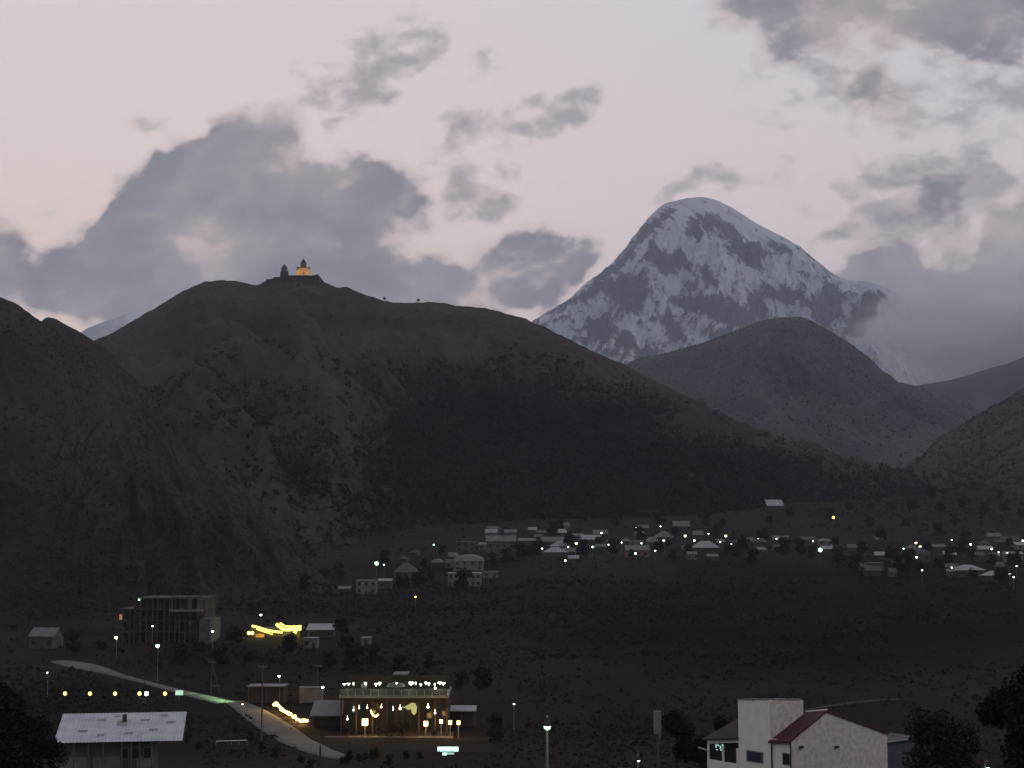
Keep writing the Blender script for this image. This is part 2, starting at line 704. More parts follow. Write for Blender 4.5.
CHURCH_Y = 1750
m_church = slope_mat('dry_hillside', (.072, .060, .052), (.043, .036, .031), (.0085, .008, .008), fine=.16, patch=.007)
hill('church_hill',
     [(30, 395, 1800), (60, 366, 1780), (92, 341, 1770), (110, 334, 1765), (150, 311, 1755), (183, 291, 1750), (205, 281.5, 1750), (222, 280, 1750),
      (240, 281.5, 1750), (256, 285.5, 1750), (268, 280, 1750), (280, 277.5, 1750), (317, 277.5, 1750), (326, 283, 1750), (338, 288, 1750),
      (347, 287, 1750), (365, 295, 1750),
      (390, 302, 1740), (412, 303, 1730), (430, 301.5, 1725), (460, 305.5, 1715), (490, 309, 1700), (520, 317, 1700), (545, 327, 1690),
      (580, 345, 1680), (620, 363, 1670), (660, 383, 1670), (700, 403, 1680), (750, 426, 1720), (800, 443, 1780), (850, 459, 1850),
      (885, 469, 1900), (930, 481, 1950), (980, 492, 1980)],
     [(30, 760), (250, 800), (330, 900), (420, 1080), (520, 1150), (700, 1180), (850, 1350), (980, 1600)],
     2.0, 190, m_church, wf_church, amp=34, lam=120, expo=1.02, jag=1.7, sm=1, seed=3, label='brown ridge carrying the lit hilltop church')


def wf_left(px, py, T, x, y):
    return .10 + .36 * sstep(.35, .9, T) + wood_poly(px, py, [(30, 500, 60, 50, .2), (180, 530, 90, 60, .12), (270, 560, 60, 50, .2), (90, 410, 50, 40, -.2), (60, 600, 100, 40, .3)]) + .25 * fbm(x / 90, y / 150, 4, 19)


m_left = slope_mat('scrub_hillside', (.056, .045, .034), (.036, .030, .024), (.0095, .0085, .007), fine=.2, patch=.011)
hill('left_hill',
     [(-420, 190, 1000), (-200, 235, 1000), (-60, 280, 1000), (0, 297, 1000), (14, 302, 1000), (26, 311, 1000), (40, 320, 1000), (56, 328, 1000), (75, 335, 1150),
      (100, 345, 1480), (130, 367, 1480), (170, 406, 1215), (215, 457, 1055), (260, 512, 925), (310, 570, 818), (340, 602, 750)],
     [(-420, 560), (0, 560), (150, 560), (260, 610), (340, 660)],
     2.0, 150, m_left, wf_left, amp=14, lam=90, expo=1.0, jag=2.2, sm=2, seed=8, gully=.10, label='dark scrub covered hillside rising at the left edge')

hill('middle_hill_left',
     [(20, 345, 1450), (38, 325, 1450), (46, 317, 1450), (56, 319, 1450), (66, 325, 1450), (80, 332, 1450), (94, 341, 1450), (130, 365, 1450)],
     [(20, 1150), (130, 1150)], 1.5, 50, m_left, lambda px, py, T, x, y: .2 + 0 * px, amp=14, lam=90, jag=1.0, sm=2, seed=12,
     label='small dark shoulder behind the left hillside')


def wf_mid(px, py, T, x, y):
    return .14 + wood_poly(px, py, [(800, 380, 60, 50, .25), (870, 420, 60, 30, .2)]) + .3 * fbm(x / 260, y / 400, 4, 29)


m_mid = slope_mat('heath_hillside', (.096, .083, .088), (.066, .060, .068), (.020, .022, .027), fine=.06, patch=.004)
hill('middle_hill',
     [(560, 420, 3900), (610, 372, 3900), (640, 357, 3950), (660, 354, 3980), (690, 347, 4000), (720, 336, 4000), (745, 327, 4000), (765, 319.5, 4000), (785, 317, 4000),
      (800, 316.5, 4000), (812, 321, 4000), (830, 331, 4000), (848, 342, 4000), (868, 356, 4000), (885, 373, 4000), (900, 384, 4000), (915, 391, 4000),
      (935, 400, 4000), (955, 408, 4000), (985, 425, 4000), (1030, 450, 4000)],
     [(560, 2300), (760, 2350), (900, 2400), (1030, 2500)],
     1.5, 200, m_mid, wf_mid, amp=75, lam=420, expo=.95, jag=1.2, sm=3, seed=14, label='bluish grey pyramid hill below the snow peak')

m_right = slope_mat('russet_hillside', (.088, .068, .058), (.060, .048, .043), (.022, .019, .018), fine=.10, patch=.008)
hill('right_hill',
     [(890, 478, 2300), (915, 463, 2300), (928, 450, 2300), (945, 437, 2300), (965, 423, 2300), (985, 410, 2300), (1005, 399, 2300), (1024, 388, 2300),
      (1090, 350, 2300), (1250, 280, 2300), (1500, 240, 2300)],
     [(890, 1900), (960, 1700), (1024, 1550), (1500, 1400)],
     2.0, 110, m_right, lambda px, py, T, x, y: .2 + .35 * sstep(.55, .9, T) + .3 * fbm(x / 100, y / 200, 4, 39), amp=30, lam=150, jag=1.2, sm=2, seed=21,
     label='russet slope descending from the right edge')

m_far = slope_mat('blue_far_slope', (.085, .075, .075), (.055, .052, .058), (.025, .025, .03), fine=.05, patch=.003)
hill('far_ridge',
     [(840, 440, 5600), (880, 402, 5600), (905, 388, 5600), (925, 384, 5600), (945, 381, 5600), (962, 377, 5600), (985, 370, 5600), (1005, 364, 5600), (1024, 357, 5600),
      (1090, 330, 5600), (1300, 270, 5600), (1600, 240, 5600)],
     [(840, 4300), (1600, 4200)], 3.0, 80, m_far, lambda px, py, T, x, y: .15 + .3 * fbm(x / 400, y / 500, 4, 49), amp=110, lam=500, jag=1.0, sm=3, seed=31,
     label='hazy blue ridge under the cloud bank at the right')

m_snowfar = surf('far_snow', (.78, .80, .84), .8, 0, .004, col2=(.35, .37, .42), bump=.3)
hill('far_snow_slope',
     [(40, 352, 8200), (70, 338, 8200), (90, 327, 8200), (105, 321, 8200), (118, 317, 8200), (126, 312.5, 8200), (135, 313.5, 8200), (150, 312, 8200), (190, 306, 8200), (240, 320, 8200)],
     [(40, 7000), (240, 7000)], 2.0, 60, m_snowfar, None, amp=120, lam=500, jag=1.2, sm=2, seed=41, label='small snowy slope in the gap between the left hills', cat='mountain')

# snow peak ---------------------------------------------------------------
def cpoly(pts):
    return [(500 + x / 2.56, 180 + y / 2.56) for x, y in pts]


ROCK = [cpoly(p) for p in [
    [(490, 95), (515, 85), (560, 95), (598, 122), (625, 155), (648, 165), (690, 190), (660, 195), (665, 225), (620, 205), (585, 190), (590, 165), (548, 128), (515, 110), (510, 155), (478, 135)],
    [(430, 60), (452, 74), (440, 100), (405, 128), (372, 150), (330, 205), (270, 252), (238, 262), (300, 200), (345, 150), (390, 92)],
    [(385, 160), (425, 182), (470, 182), (490, 210), (507, 252), (470, 232), (440, 242), (405, 228), (372, 195)],
    [(112, 345), (200, 290), (250, 268), (290, 262), (335, 232), (372, 262), (362, 292), (372, 340), (320, 325), (300, 298), (255, 285), (200, 312), (160, 335)],
    [(508, 215), (535, 222), (548, 262), (528, 268)],
    [(440, 298), (500, 296), (600, 312), (652, 362), (622, 380), (570, 362), (520, 332), (450, 322)],
    [(642, 298), (668, 310), (690, 365), (655, 345)],
    [(680, 282), (730, 285), (772, 296), (742, 310), (692, 300)],
    [(800, 312), (850, 274), (882, 300), (872, 340), (835, 372), (798, 345)],
    [(898, 335), (950, 288), (975, 292), (960, 335), (930, 392), (888, 402)],
    [(236, 350), (270, 360), (292, 385), (262, 412), (222, 380)],
    [(425, 330), (445, 372), (470, 405), (440, 400), (420, 370)],
    [(690, 165), (730, 165), (740, 182), (700, 180)],
    [(355, 440), (420, 436), (420, 450), (360, 462)],
    [(540, 388), (590, 385), (580, 400), (540, 402)],
    [(300, 385), (345, 395), (330, 425), (300, 415)],
    [(460, 250), (500, 262), (512, 285), (470, 280)],
]]


def poly_sd(px, py, poly):
    """signed distance (positive inside) to a polygon"""
    n = len(poly)
    d = np.full(px.shape, 1e9)
    inside = np.zeros(px.shape, bool)
    for i in range(n):
        x0, y0 = poly[i]
        x1, y1 = poly[(i + 1) % n]
        ex, ey = x1 - x0, y1 - y0
        t = np.clip(((px - x0) * ex + (py - y0) * ey) / (ex * ex + ey * ey + 1e-9), 0, 1)
        d = np.minimum(d, np.hypot(px - x0 - t * ex, py - y0 - t * ey))
        c = ((y0 > py) != (y1 > py)) & (px < ex * (py - y0) / (ey + 1e-12) + x0)
        inside ^= c
    return np.where(inside, d, -d)


RIBS = {}


def peak_relief(X, Y, Z, T):
    """buttresses fanning from the summit, crossed by ribs and gullies that run down to the right"""
    cx = (698 - 512) / F * 10500
    cy = 10500
    wx = X + 60 * fbm(X / 240, Z / 240, 4, 91)
    wz = Z + 60 * fbm(X / 240 + 9, Z / 240, 4, 92)
    ang = np.arctan2(wx - cx, cy - Y + 420)
    rad = np.hypot(X - cx, cy - Y)
    big = fbm(ang * 3.0 + 5, rad / 1500, 3, 77, .5, ridged=True)
    side = np.where(1, sstep(-500, 250, X - cx + .5 * (Z - 1500)), 0)
    pa = (wx + .95 * wz)
    pb = (wx - 1.15 * wz)
    right = fbm(pa / 185, (wx * .95 - wz) / 800, 4, 78, .6, ridged=True)
    left = fbm(pb / 200, (wx * 1.1 + wz) / 760, 4, 80, .6, ridged=True)
    mid = right * side + left * (1 - side)
    fin = fbm(pa / 62, (wx * .95 - wz) / 250, 4, 79, .62, ridged=True) * side + fbm(pb / 66, (wx * 1.1 + wz) / 250, 4, 81, .62, ridged=True) * (1 - side)
    near = 1 - sstep(.08, .4, T)
    env = sstep(0, .16, T) * sstep(60, 700, rad)
    RIBS['m'] = (mid, fin)
    step = 40 * perlin(Z / 120 + X / 900, X / 400, 95)
    return Z + env * (200 * (big - .25 - .5 * near) + 130 * (mid - .2 - .4 * near) + 50 * (fin - .2 - .3 * near) + step)


def rock_mask(px, py, T, x, y):
    wx = px + 5 * fbm(px / 16, py / 16, 4, 61)
    wy = py + 4 * fbm(px / 16, py / 16, 4, 63)
    w = np.full(px.shape, -9.0)
    for p in ROCK:
        w = np.maximum(w, poly_sd(wx, wy, p))
    mid, fin = RIBS['m']
    st2 = fbm(px / 6, py / 7, 4, 73, .62)
    low = sstep(215, 330, py) * (1 - sstep(800, 880, px)) * .22
    return .03 + np.clip(w / 15.0, -.36, .42) + low + .52 * (mid - .05) + .66 * (fin - .1) + .32 * st2


def peak_mat():
    m, nt, b = newmat('snow_and_rock')
    N = nt.nodes.new
    L = nt.links.new
    tc = N('ShaderNodeTexCoord')
    at = N('ShaderNodeAttribute')
    at.attribute_name = 'wood'
    geo = N('ShaderNodeNewGeometry')
    mp = N('ShaderNodeMapping')
    mp.inputs['Scale'].default_value = (1, .6, .35)
    mp.inputs['Rotation'].default_value = (0, R(-42), 0)
    L(tc.outputs['Object'], mp.inputs[0])
    def noise(s, d, src, r=.65):
        n = N('ShaderNodeTexNoise')
        n.inputs['Scale'].default_value = s
        n.inputs['Detail'].default_value = d
        n.inputs['Roughness'].default_value = r
        L(src, n.inputs['Vector'])
        return n.outputs[0]
    n1 = noise(.012, 8, mp.outputs[0])
    n2 = noise(.05, 7, tc.outputs['Object'])
    def mth(op, a, c):
        n = N('ShaderNodeMath')
        n.operation = op
        for i, x in enumerate((a, c)):
            if isinstance(x, (int, float)):
                n.inputs[i].default_value = x
            else:
                L(x, n.inputs[i])
        return n.outputs[0]
    f = mth('ADD', at.outputs['Fac'], mth('MULTIPLY', mth('SUBTRACT', n1, .5), .9))
    f = mth('ADD', f, mth('MULTIPLY', mth('SUBTRACT', n2, .5), .9))
    mr = N('ShaderNodeMapRange')
    mr.interpolation_type = 'SMOOTHSTEP'
    L(f, mr.inputs[0])
    mr.inputs[1].default_value = .34
    mr.inputs[2].default_value = .66
    rk = N('ShaderNodeMix')
    rk.data_type = 'RGBA'
    L(n2, rk.inputs[0])
    rk.inputs[6].default_value = (.07, .08, .098, 1)
    rk.inputs[7].default_value = (.135, .14, .16, 1)
    sn = N('ShaderNodeMix')
    sn.data_type = 'RGBA'
    L(n1, sn.inputs[0])
    sn.inputs[6].default_value = (.72, .75, .80, 1)
    sn.inputs[7].default_value = (.60, .65, .72, 1)
    mx = N('ShaderNodeMix')
    mx.data_type = 'RGBA'
    L(mr.outputs[0], mx.inputs[0])
    L(sn.outputs[2], mx.inputs[6])
    L(rk.outputs[2], mx.inputs[7])
    L(mx.outputs[2], b.inputs['Base Color'])
    b.inputs['Roughness'].default_value = .9
    b.inputs['Specular IOR Level'].default_value = .1
    bp = N('ShaderNodeBump')
    bp.inputs['Strength'].default_value = .8
    bp.inputs['Distance'].default_value = 18
    L(mth('ADD', n2, mth('MULTIPLY', mr.outputs[0], .4)), bp.inputs['Height'])
    L(bp.outputs[0], b.inputs['Normal'])
    return m


hill('snow_peak',
     [(470, 345, 10200), (500, 333, 10200), (536, 319, 10250), (552, 309, 10300), (568, 299, 10320), (585, 285, 10350), (600, 272, 10400), (612, 264, 10400), (622, 251, 10420),
      (632, 238, 10440), (641, 227, 10460), (650, 216, 10480), (658, 208, 10500), (666, 203.5, 10500), (678, 200, 10500), (690, 197.5, 10500), (703, 197, 10500), (716, 200, 10500),
      (730, 206, 10500), (745, 216, 10500), (760, 225, 10480), (775, 233, 10450), (790, 240.5, 10420), (800, 246.5, 10400), (812, 257, 10380), (826, 268, 10350), (838, 277, 10300),
      (850, 280.5, 10250), (862, 280.5, 10200), (870, 282, 10150), (885, 287, 10100), (905, 297, 10050), (930, 304, 10000), (950, 301, 10000), (970, 302, 10000), (1000, 309, 10000), (1060, 335, 10000), (1140, 380, 10000)],
     [(470, 8600), (700, 7900), (800, 7900), (920, 8100), (1140, 8300)],
     .75, 330, peak_mat(), rock_mask, amp=110, lam=620, expo=.92, jag=lambda u: 1.0 + 2.4 * (1 - sstep(640, 690, u)), sm=2, seed=55, back=.12, stretch=1.6, jlam=12, extra=peak_relief,
     label='snow covered peak with dark rock bands standing above the valley', cat='mountain', zfoot=200, oct_=6)


# ------------------------------------------------------------------ shared materials of the built things
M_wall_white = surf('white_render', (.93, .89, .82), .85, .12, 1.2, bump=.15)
M_wall_shaded = surf('shaded_rough_plaster', (.72, .68, .62), .95, .38, 2.2, bump=.5, detail=10)  # rough render, with the shade of the gable-side faces put into its tone
M_wall_grey = surf('grey_plaster', (.13, .125, .12), .9, .4, .5)
M_wall_dark = surf('dark_brick', (.085, .070, .062), .9, .4, .5)
M_wall_pale = surf('pale_plaster', (.24, .23, .22), .9, .45, .45)
M_wall_pink = surf('pink_plaster', (.24, .13, .11), .9, .25, .5)
M_wall_wood = surf('dark_timber', (.07, .052, .04), .9, .4, .6)
M_roof_pale = surf('pale_metal_roof', (.36, .36, .37), .6, .3, .35, stretch=(1, .3, 1))
M_roof_grey = surf('grey_metal_roof', (.19, .19, .19), .6, .45, .35, stretch=(1, .3, 1))
M_roof_dark = surf('dark_roof', (.11, .105, .10), .8, .4, .4)
M_roof_red = surf('red_brown_tiles', (.085, .032, .028), .75, .45, 1.8, stretch=(3, 1, 3))
M_conc = surf('concrete', (.26, .25, .24), .9, .3, .6)
M_conc_dk = surf('bare_concrete_frame', (.085, .073, .066), .9, .45, .5)
M_metal = surf('galvanised_metal', (.26, .26, .26), .55, .2, 3, metal=.3)
M_metal_dk = surf('dark_metal', (.06, .06, .06), .6, .2, 3, metal=.3)
M_woodpole = surf('weathered_timber', (.13, .11, .095), .9, .3, 2, stretch=(1, 1, .1))
M_door = surf('door_paint', (.07, .055, .045), .7, .2, 2)
M_glass = glass()
M_stone = surf('church_stone', (.30, .27, .23), .9, .3, .3)
M_stone_dk = surf('fortress_stone', (.07, .066, .064), .9, .3, .2)
M_leaf = surf('dark_leaves', (.030, .029, .021), .9, .45, .25)
M_leaf_near = surf('near_dark_leaves', (.009, .0085, .007), .95, .4, .5)
M_leaf_rust = surf('russet_leaves', (.045, .027, .020), .9, .45, .5)
M_bark = surf('bark', (.055, .045, .036), .95, .3, 3, stretch=(1, 1, .2))
M_scrub = surf('scrub_leaves', (.034, .027, .019), .95, .6, .05)
M_scrub_hill = surf('hill_scrub', (.050, .042, .035), .95, .45, .03)
M_wood = surf('forest_canopy', (.015, .0145, .0135), .95, .5, .03)
G_white = glow('far_white_lamp', (.62, 1.0, .70), 22)
G_green = glow('far_green_white_lamp', (.34, 1.0, .48), 9)
G_warm = glow('far_yellow_lamp', (1.0, .82, .36), 26)
G_orange = glow('far_orange_lamp', (1.0, .45, .08), 9)
G_gold = glow('gold_bulb', (1.0, .60, .12), 9)
G_tube = glow('yellow_neon', (1.0, .86, .13), 2.6)
G_dim = glow('far_dim_white_lamp', (.95, .97, 1.0), 7)
G_lantern = glow('amber_lantern', (1.0, .58, .17), 9)
G_terr = glow('terrace_lamp', (.90, 1.0, .72), 9)

# ------------------------------------------------------------------ clumps of scrub and woodland
def clumps(name, pos, rad, mat, label, cat, hgt=(.7, 1.5), k=13):
    """each bush is a handful of leafy tufts: small random triangles filling a dome"""
    n = len(pos)
    h = RNG.uniform(hgt[0], hgt[1], n)
    d = RNG.normal(size=(n, k, 3))
    d /= np.linalg.norm(d, axis=-1, keepdims=True)
    d *= RNG.rand(n, k, 1) ** .4
    c = d * np.stack([rad, rad, rad * h * .7], -1)[:, None] + np.stack([0 * rad, 0 * rad, rad * h * .5], -1)[:, None]
    v = RNG.normal(size=(n, k, 3, 3)) * (.40 * rad)[:, None, None, None]
    co = pos[:, None, None] + c[:, :, None] + v
    m = n * k * 3
    me = bpy.data.meshes.new(name)
    me.vertices.add(m)
    me.vertices.foreach_set('co', co.astype(np.float32).ravel())
    me.loops.add(m)
    me.loops.foreach_set('vertex_index', np.arange(m, dtype=np.int32))
    me.polygons.add(n * k)
    me.polygons.foreach_set('loop_start', np.arange(0, m, 3, dtype=np.int32))
    me.update(calc_edges=True)
    me.materials.append(mat)
    o = bpy.data.objects.new(name, me)
    COL.objects.link(o)
    tag(o, label, cat, kind='stuff')
    return o


def scatter_hill(hname, n, prob, r0, r1, name, mat, label, cat, hgt=(.7, 1.5)):
    co, T, w, Ux, Py = HILLS[hname]
    c = co[:-1, :-1]
    e1 = co[1:, :-1] - c
    e2 = co[:-1, 1:] - c
    area = np.linalg.norm(np.cross(e1, e2), axis=-1)
    Tm = (T + 0 * w)[:-1, :-1]
    p = area * prob(Ux[:-1, :-1], Py[:-1, :-1], w[:-1, :-1], Tm)
    p = p * (Tm > .004) * (Ux[:-1, :-1] > -60) * (Ux[:-1, :-1] < 1084)
    p = p.ravel() / p.sum()
    idx = RNG.choice(p.size, n, p=p)
    a = RNG.rand(n, 1)
    b = RNG.rand(n, 1)
    pos = c.reshape(-1, 3)[idx] + e1.reshape(-1, 3)[idx] * a + e2.reshape(-1, 3)[idx] * b
    rad = RNG.uniform(r0, r1, n) * RNG.uniform(.6, 1.0, n)
    return clumps(name, pos, rad, mat, label, cat, hgt)


scatter_hill('church_hill', 15000, lambda x, y, w, t: np.clip(w - .12, 0, 1) ** 1.6 * sstep(.03, .25, t), 1.8, 4.2, 'woodland', M_wood,
             'dark pine woodland covering the middle slope of the church ridge', 'woodland', (.9, 2.0))
scatter_hill('church_hill', 7000, lambda x, y, w, t: .25 + np.clip(w, 0, .5), .5, 1.5, 'scrub', M_scrub_hill,
             'sparse scrub dotted over the church ridge', 'scrub')
scatter_hill('left_hill', 6000, lambda x, y, w, t: .2 + np.clip(w, 0, 1), .5, 1.6, 'scrub', M_scrub_hill, 'thick scrub on the left hillside', 'scrub')
scatter_hill('middle_hill', 5000, lambda x, y, w, t: .1 + np.clip(w, 0, 1), 1.6, 3.6, 'scrub', M_scrub_hill, 'heath scrub on the pyramid hill', 'scrub')
scatter_hill('right_hill', 4000, lambda x, y, w, t: .15 + np.clip(w, 0, 1), 1.2, 3.4, 'scrub', M_scrub_hill, 'scrub on the russet right slope', 'scrub')


def scatter_ground(n, fn, r0, r1, name, mat, label, cat, hgt=(.6, 1.3), y0=80, y1=1900):
    out = []
    while sum(len(o) for o in out) < n:
        k = 20000
        y = np.exp(RNG.uniform(np.log(y0), np.log(y1), k))
        x = RNG.uniform(-.40, .40, k) * y
        z = ground(x, y)
        px, py = to_px(x, y, z)
        keep = (RNG.rand(k) < fn(px, py, x, y)) & (px > -40) & (px < 1064) & (py < 800)
        out.append(np.stack([x, y, z], -1)[keep])
    pos = np.concatenate(out)[:n]
    rad = RNG.uniform(r0, r1, n) * np.clip(pos[:, 1] / 500, .28, 1.3)
    return clumps(name, pos, rad, mat, label, cat, hgt)


# road line in photo pixels: (px, py, half width m)
ROAD_A = [(56, 661.5, 2.4), (66, 663, 4.4), (80, 665.5, 5.6), (97, 669.5, 4.2), (120, 676, 1.8), (150, 684, 1.6), (178, 691.5, 2.0), (205, 698, 2.8), (228, 703.5, 3.0)]
ROAD_B = [(234, 702, 2.6), (248, 709, 3.8), (262, 718, 4.6), (278, 729, 4.6), (296, 741, 4.2), (318, 751, 3.4), (338, 757.5, 2.4), (347, 760, 1.2)]
TRACK = [(800, 712, .3), (830, 706.5, .7), (856, 703, .9), (885, 700.5, .7), (915, 699.5, .2)]


def near_road(px, py):
    d = np.full(np.shape(px), 1e9)
    for line in (ROAD_A, ROAD_B):
        for (x0, y0, _), (x1, y1, _) in zip(line[:-1], line[1:]):
            ex, ey = x1 - x0, (y1 - y0)
            t = np.clip(((px - x0) * ex + (py - y0) * ey) / (ex * ex + ey * ey), 0, 1)
            d = np.minimum(d, np.hypot((px - x0 - t * ex) * .6, (py - y0 - t * ey)))
    return d


def fn_scrub(px, py, x, y):
    w = .10 + wood_poly(px, py, [(780, 625, 190, 45, .5), (620, 600, 140, 30, .4), (100, 720, 150, 40, .6), (900, 505, 150, 18, .7), (560, 720, 120, 40, .35),
                                 (430, 640, 120, 40, .3), (260, 655, 90, 14, .6), (330, 600, 140, 18, .4), (80, 690, 70, 12, .5)])
    w = w * (.5 + 1.2 * fbm(x / 45, y / 70, 3, 88))
    w = np.where((near_road(px, py) < 5.5), 0, w)
    w = np.where((px > 296) & (px < 490) & (py > 690) & (py < 760), 0, w)
    w = np.where((px > 40) & (px < 200) & (py > 735), 0, w)
    w = np.where((px > 175) & (px < 236) & (py > 694) & (py < 716), 0, w)
    return np.clip(w, 0, 1)


scatter_ground(14000, fn_scrub, .35, 1.15, 'scrub', M_scrub, 'bushes and rough scrub over the valley floor', 'scrub')


# ------------------------------------------------------------------ roads
def road(name, line, label, col):
    pts = []
    for i in range(len(line) - 1):
        for k in range(8):
            t = k / 8
            pts.append([line[i][j] * (1 - t) + line[i + 1][j] * t for j in range(3)])
    pts.append(list(line[-1]))
    ps = [(hit(a, b), w) for a, b, w in pts]
    n = len(ps)
    cols = 7
    co = np.zeros((n, cols, 3))
    for i, (p, w) in enumerate(ps):
        a = ps[max(0, i - 2)][0]
        b = ps[min(n - 1, i + 2)][0]
        t = Vector((b.x - a.x, b.y - a.y, 0)).normalized()
        nrm = Vector((-t.y, t.x, 0))
        for j in range(cols):
            s = (j / (cols - 1) - .5) * 2 * w
            q = Vector((p.x, p.y, 0)) + nrm * s
            dz = -.9 if j in (0, cols - 1) else .22
            co[i, j] = (q.x, q.y, gz(q.x, q.y) + dz)
    m = surf(name + '_surface', col, .9, .45, .12, detail=10)
    o = grid_mesh(name, co, cols, n, m)
    tag(o, label, 'road', kind='structure')


road('road', ROAD_A, 'pale lane crossing the slope above the lamp row', (.15, .14, .125))
road('road', ROAD_B, 'pale road curving past the gold string lights', (.175, .155, .135))
road('track', TRACK, 'faint earth track behind the white house', (.065, .054, .042))


# ------------------------------------------------------------------ trees
def leaf_cloud(mb, lobes, n, size, rnd):
    """many small leaf cards spread through lumpy lobes"""
    for _ in range(n):
        c, r, sq = rnd.choice(lobes)
        d = Vector((rnd.gauss(0, 1), rnd.gauss(0, 1), rnd.gauss(0, 1))).normalized() * (rnd.random() ** .45) * r
        p = Vector(c) + Vector((d.x, d.y, d.z * sq))
        s = size * rnd.uniform(.6, 1.5)
        a = Vector((rnd.gauss(0, 1), rnd.gauss(0, 1), rnd.gauss(0, .7))).normalized()
        b = a.cross(Vector((rnd.gauss(0, 1), rnd.gauss(0, 1), rnd.gauss(0, 1)))).normalized()
        mb.add([p + a * s, p + b * s * .6, p - a * s, p - b * s * .6], [(0, 1, 2, 3)])


def make_tree(name, h, w, leaf, n, size, seed, kind='round'):
    rnd = random.Random(seed)
    root = empty(name, (0, 0, -500))
    tr = MB()
    top = h * (.75 if kind == 'round' else .96)
    pts = [(rnd.uniform(-.02, .02) * h * (i > 0), rnd.uniform(-.02, .02) * h * (i > 0), -0.3 + (top + .3) * i / 5) for i in range(6)]
    tr.tube(pts, h * .026, h * .006, 7)
    lobes = []
    if kind == 'round':
        for k in range(9):
            a = rnd.uniform(0, 6.28)
            rr = rnd.uniform(.1, .33) * w
            zz = rnd.uniform(.32, .86) * h
            c = (math.cos(a) * rr, math.sin(a) * rr, zz)
            lobes.append((c, w * rnd.uniform(.14, .27), rnd.uniform(.7, 1.1)))
            tr.tube([(0, 0, zz * .62), (c[0] * .5, c[1] * .5, zz * .85), c], h * .011, h * .004, 5)
        lobes.append(((0, 0, h * .84), w * .22, 1.1))
    else:
        for k in range(14):
            t = k / 13
            a = rnd.uniform(0, 6.28)
            rr = w * .5 * (1 - t) ** .8
            lobes.append(((math.cos(a) * rr * .35, math.sin(a) * rr * .35, h * (.14 + .84 * t)), max(.12 * w, rr * .8), .45))
            tr.tube([(0, 0, h * (.14 + .8 * t)), (math.cos(a) * rr * .8, math.sin(a) * rr * .8, h * (.12 + .8 * t))], h * .006, h * .003, 4)
    tk = tr.build('trunk', M_bark, root)
    cr = MB()
    leaf_cloud(cr, lobes, n, size, rnd)
    cw = cr.build('crown', leaf, root)
    KIDS[root.name] = [tk, cw]
    return root


PROTO = {}


def tree(key, maker, loc, rz, scale, label, cat='tree', group=None):
    if key not in PROTO:
        PROTO[key] = maker()
        o = PROTO[key]
    else:
        src = PROTO[key]
        o = src.copy()
        COL.objects.link(o)
        for ch in KIDS[src.name]:
            c = ch.copy()
            COL.objects.link(c)
            c.parent = o
    o.location = loc
    o.rotation_euler = (0, 0, rz)
    o.scale = (scale, scale, scale)
    for k in ('label', 'category', 'group'):
        if k in o:
            del o[k]
    tag(o, label, cat, group)
    return o


# ------------------------------------------------------------------ houses
ANCH = []          # px, py, phrase : things a label may point to


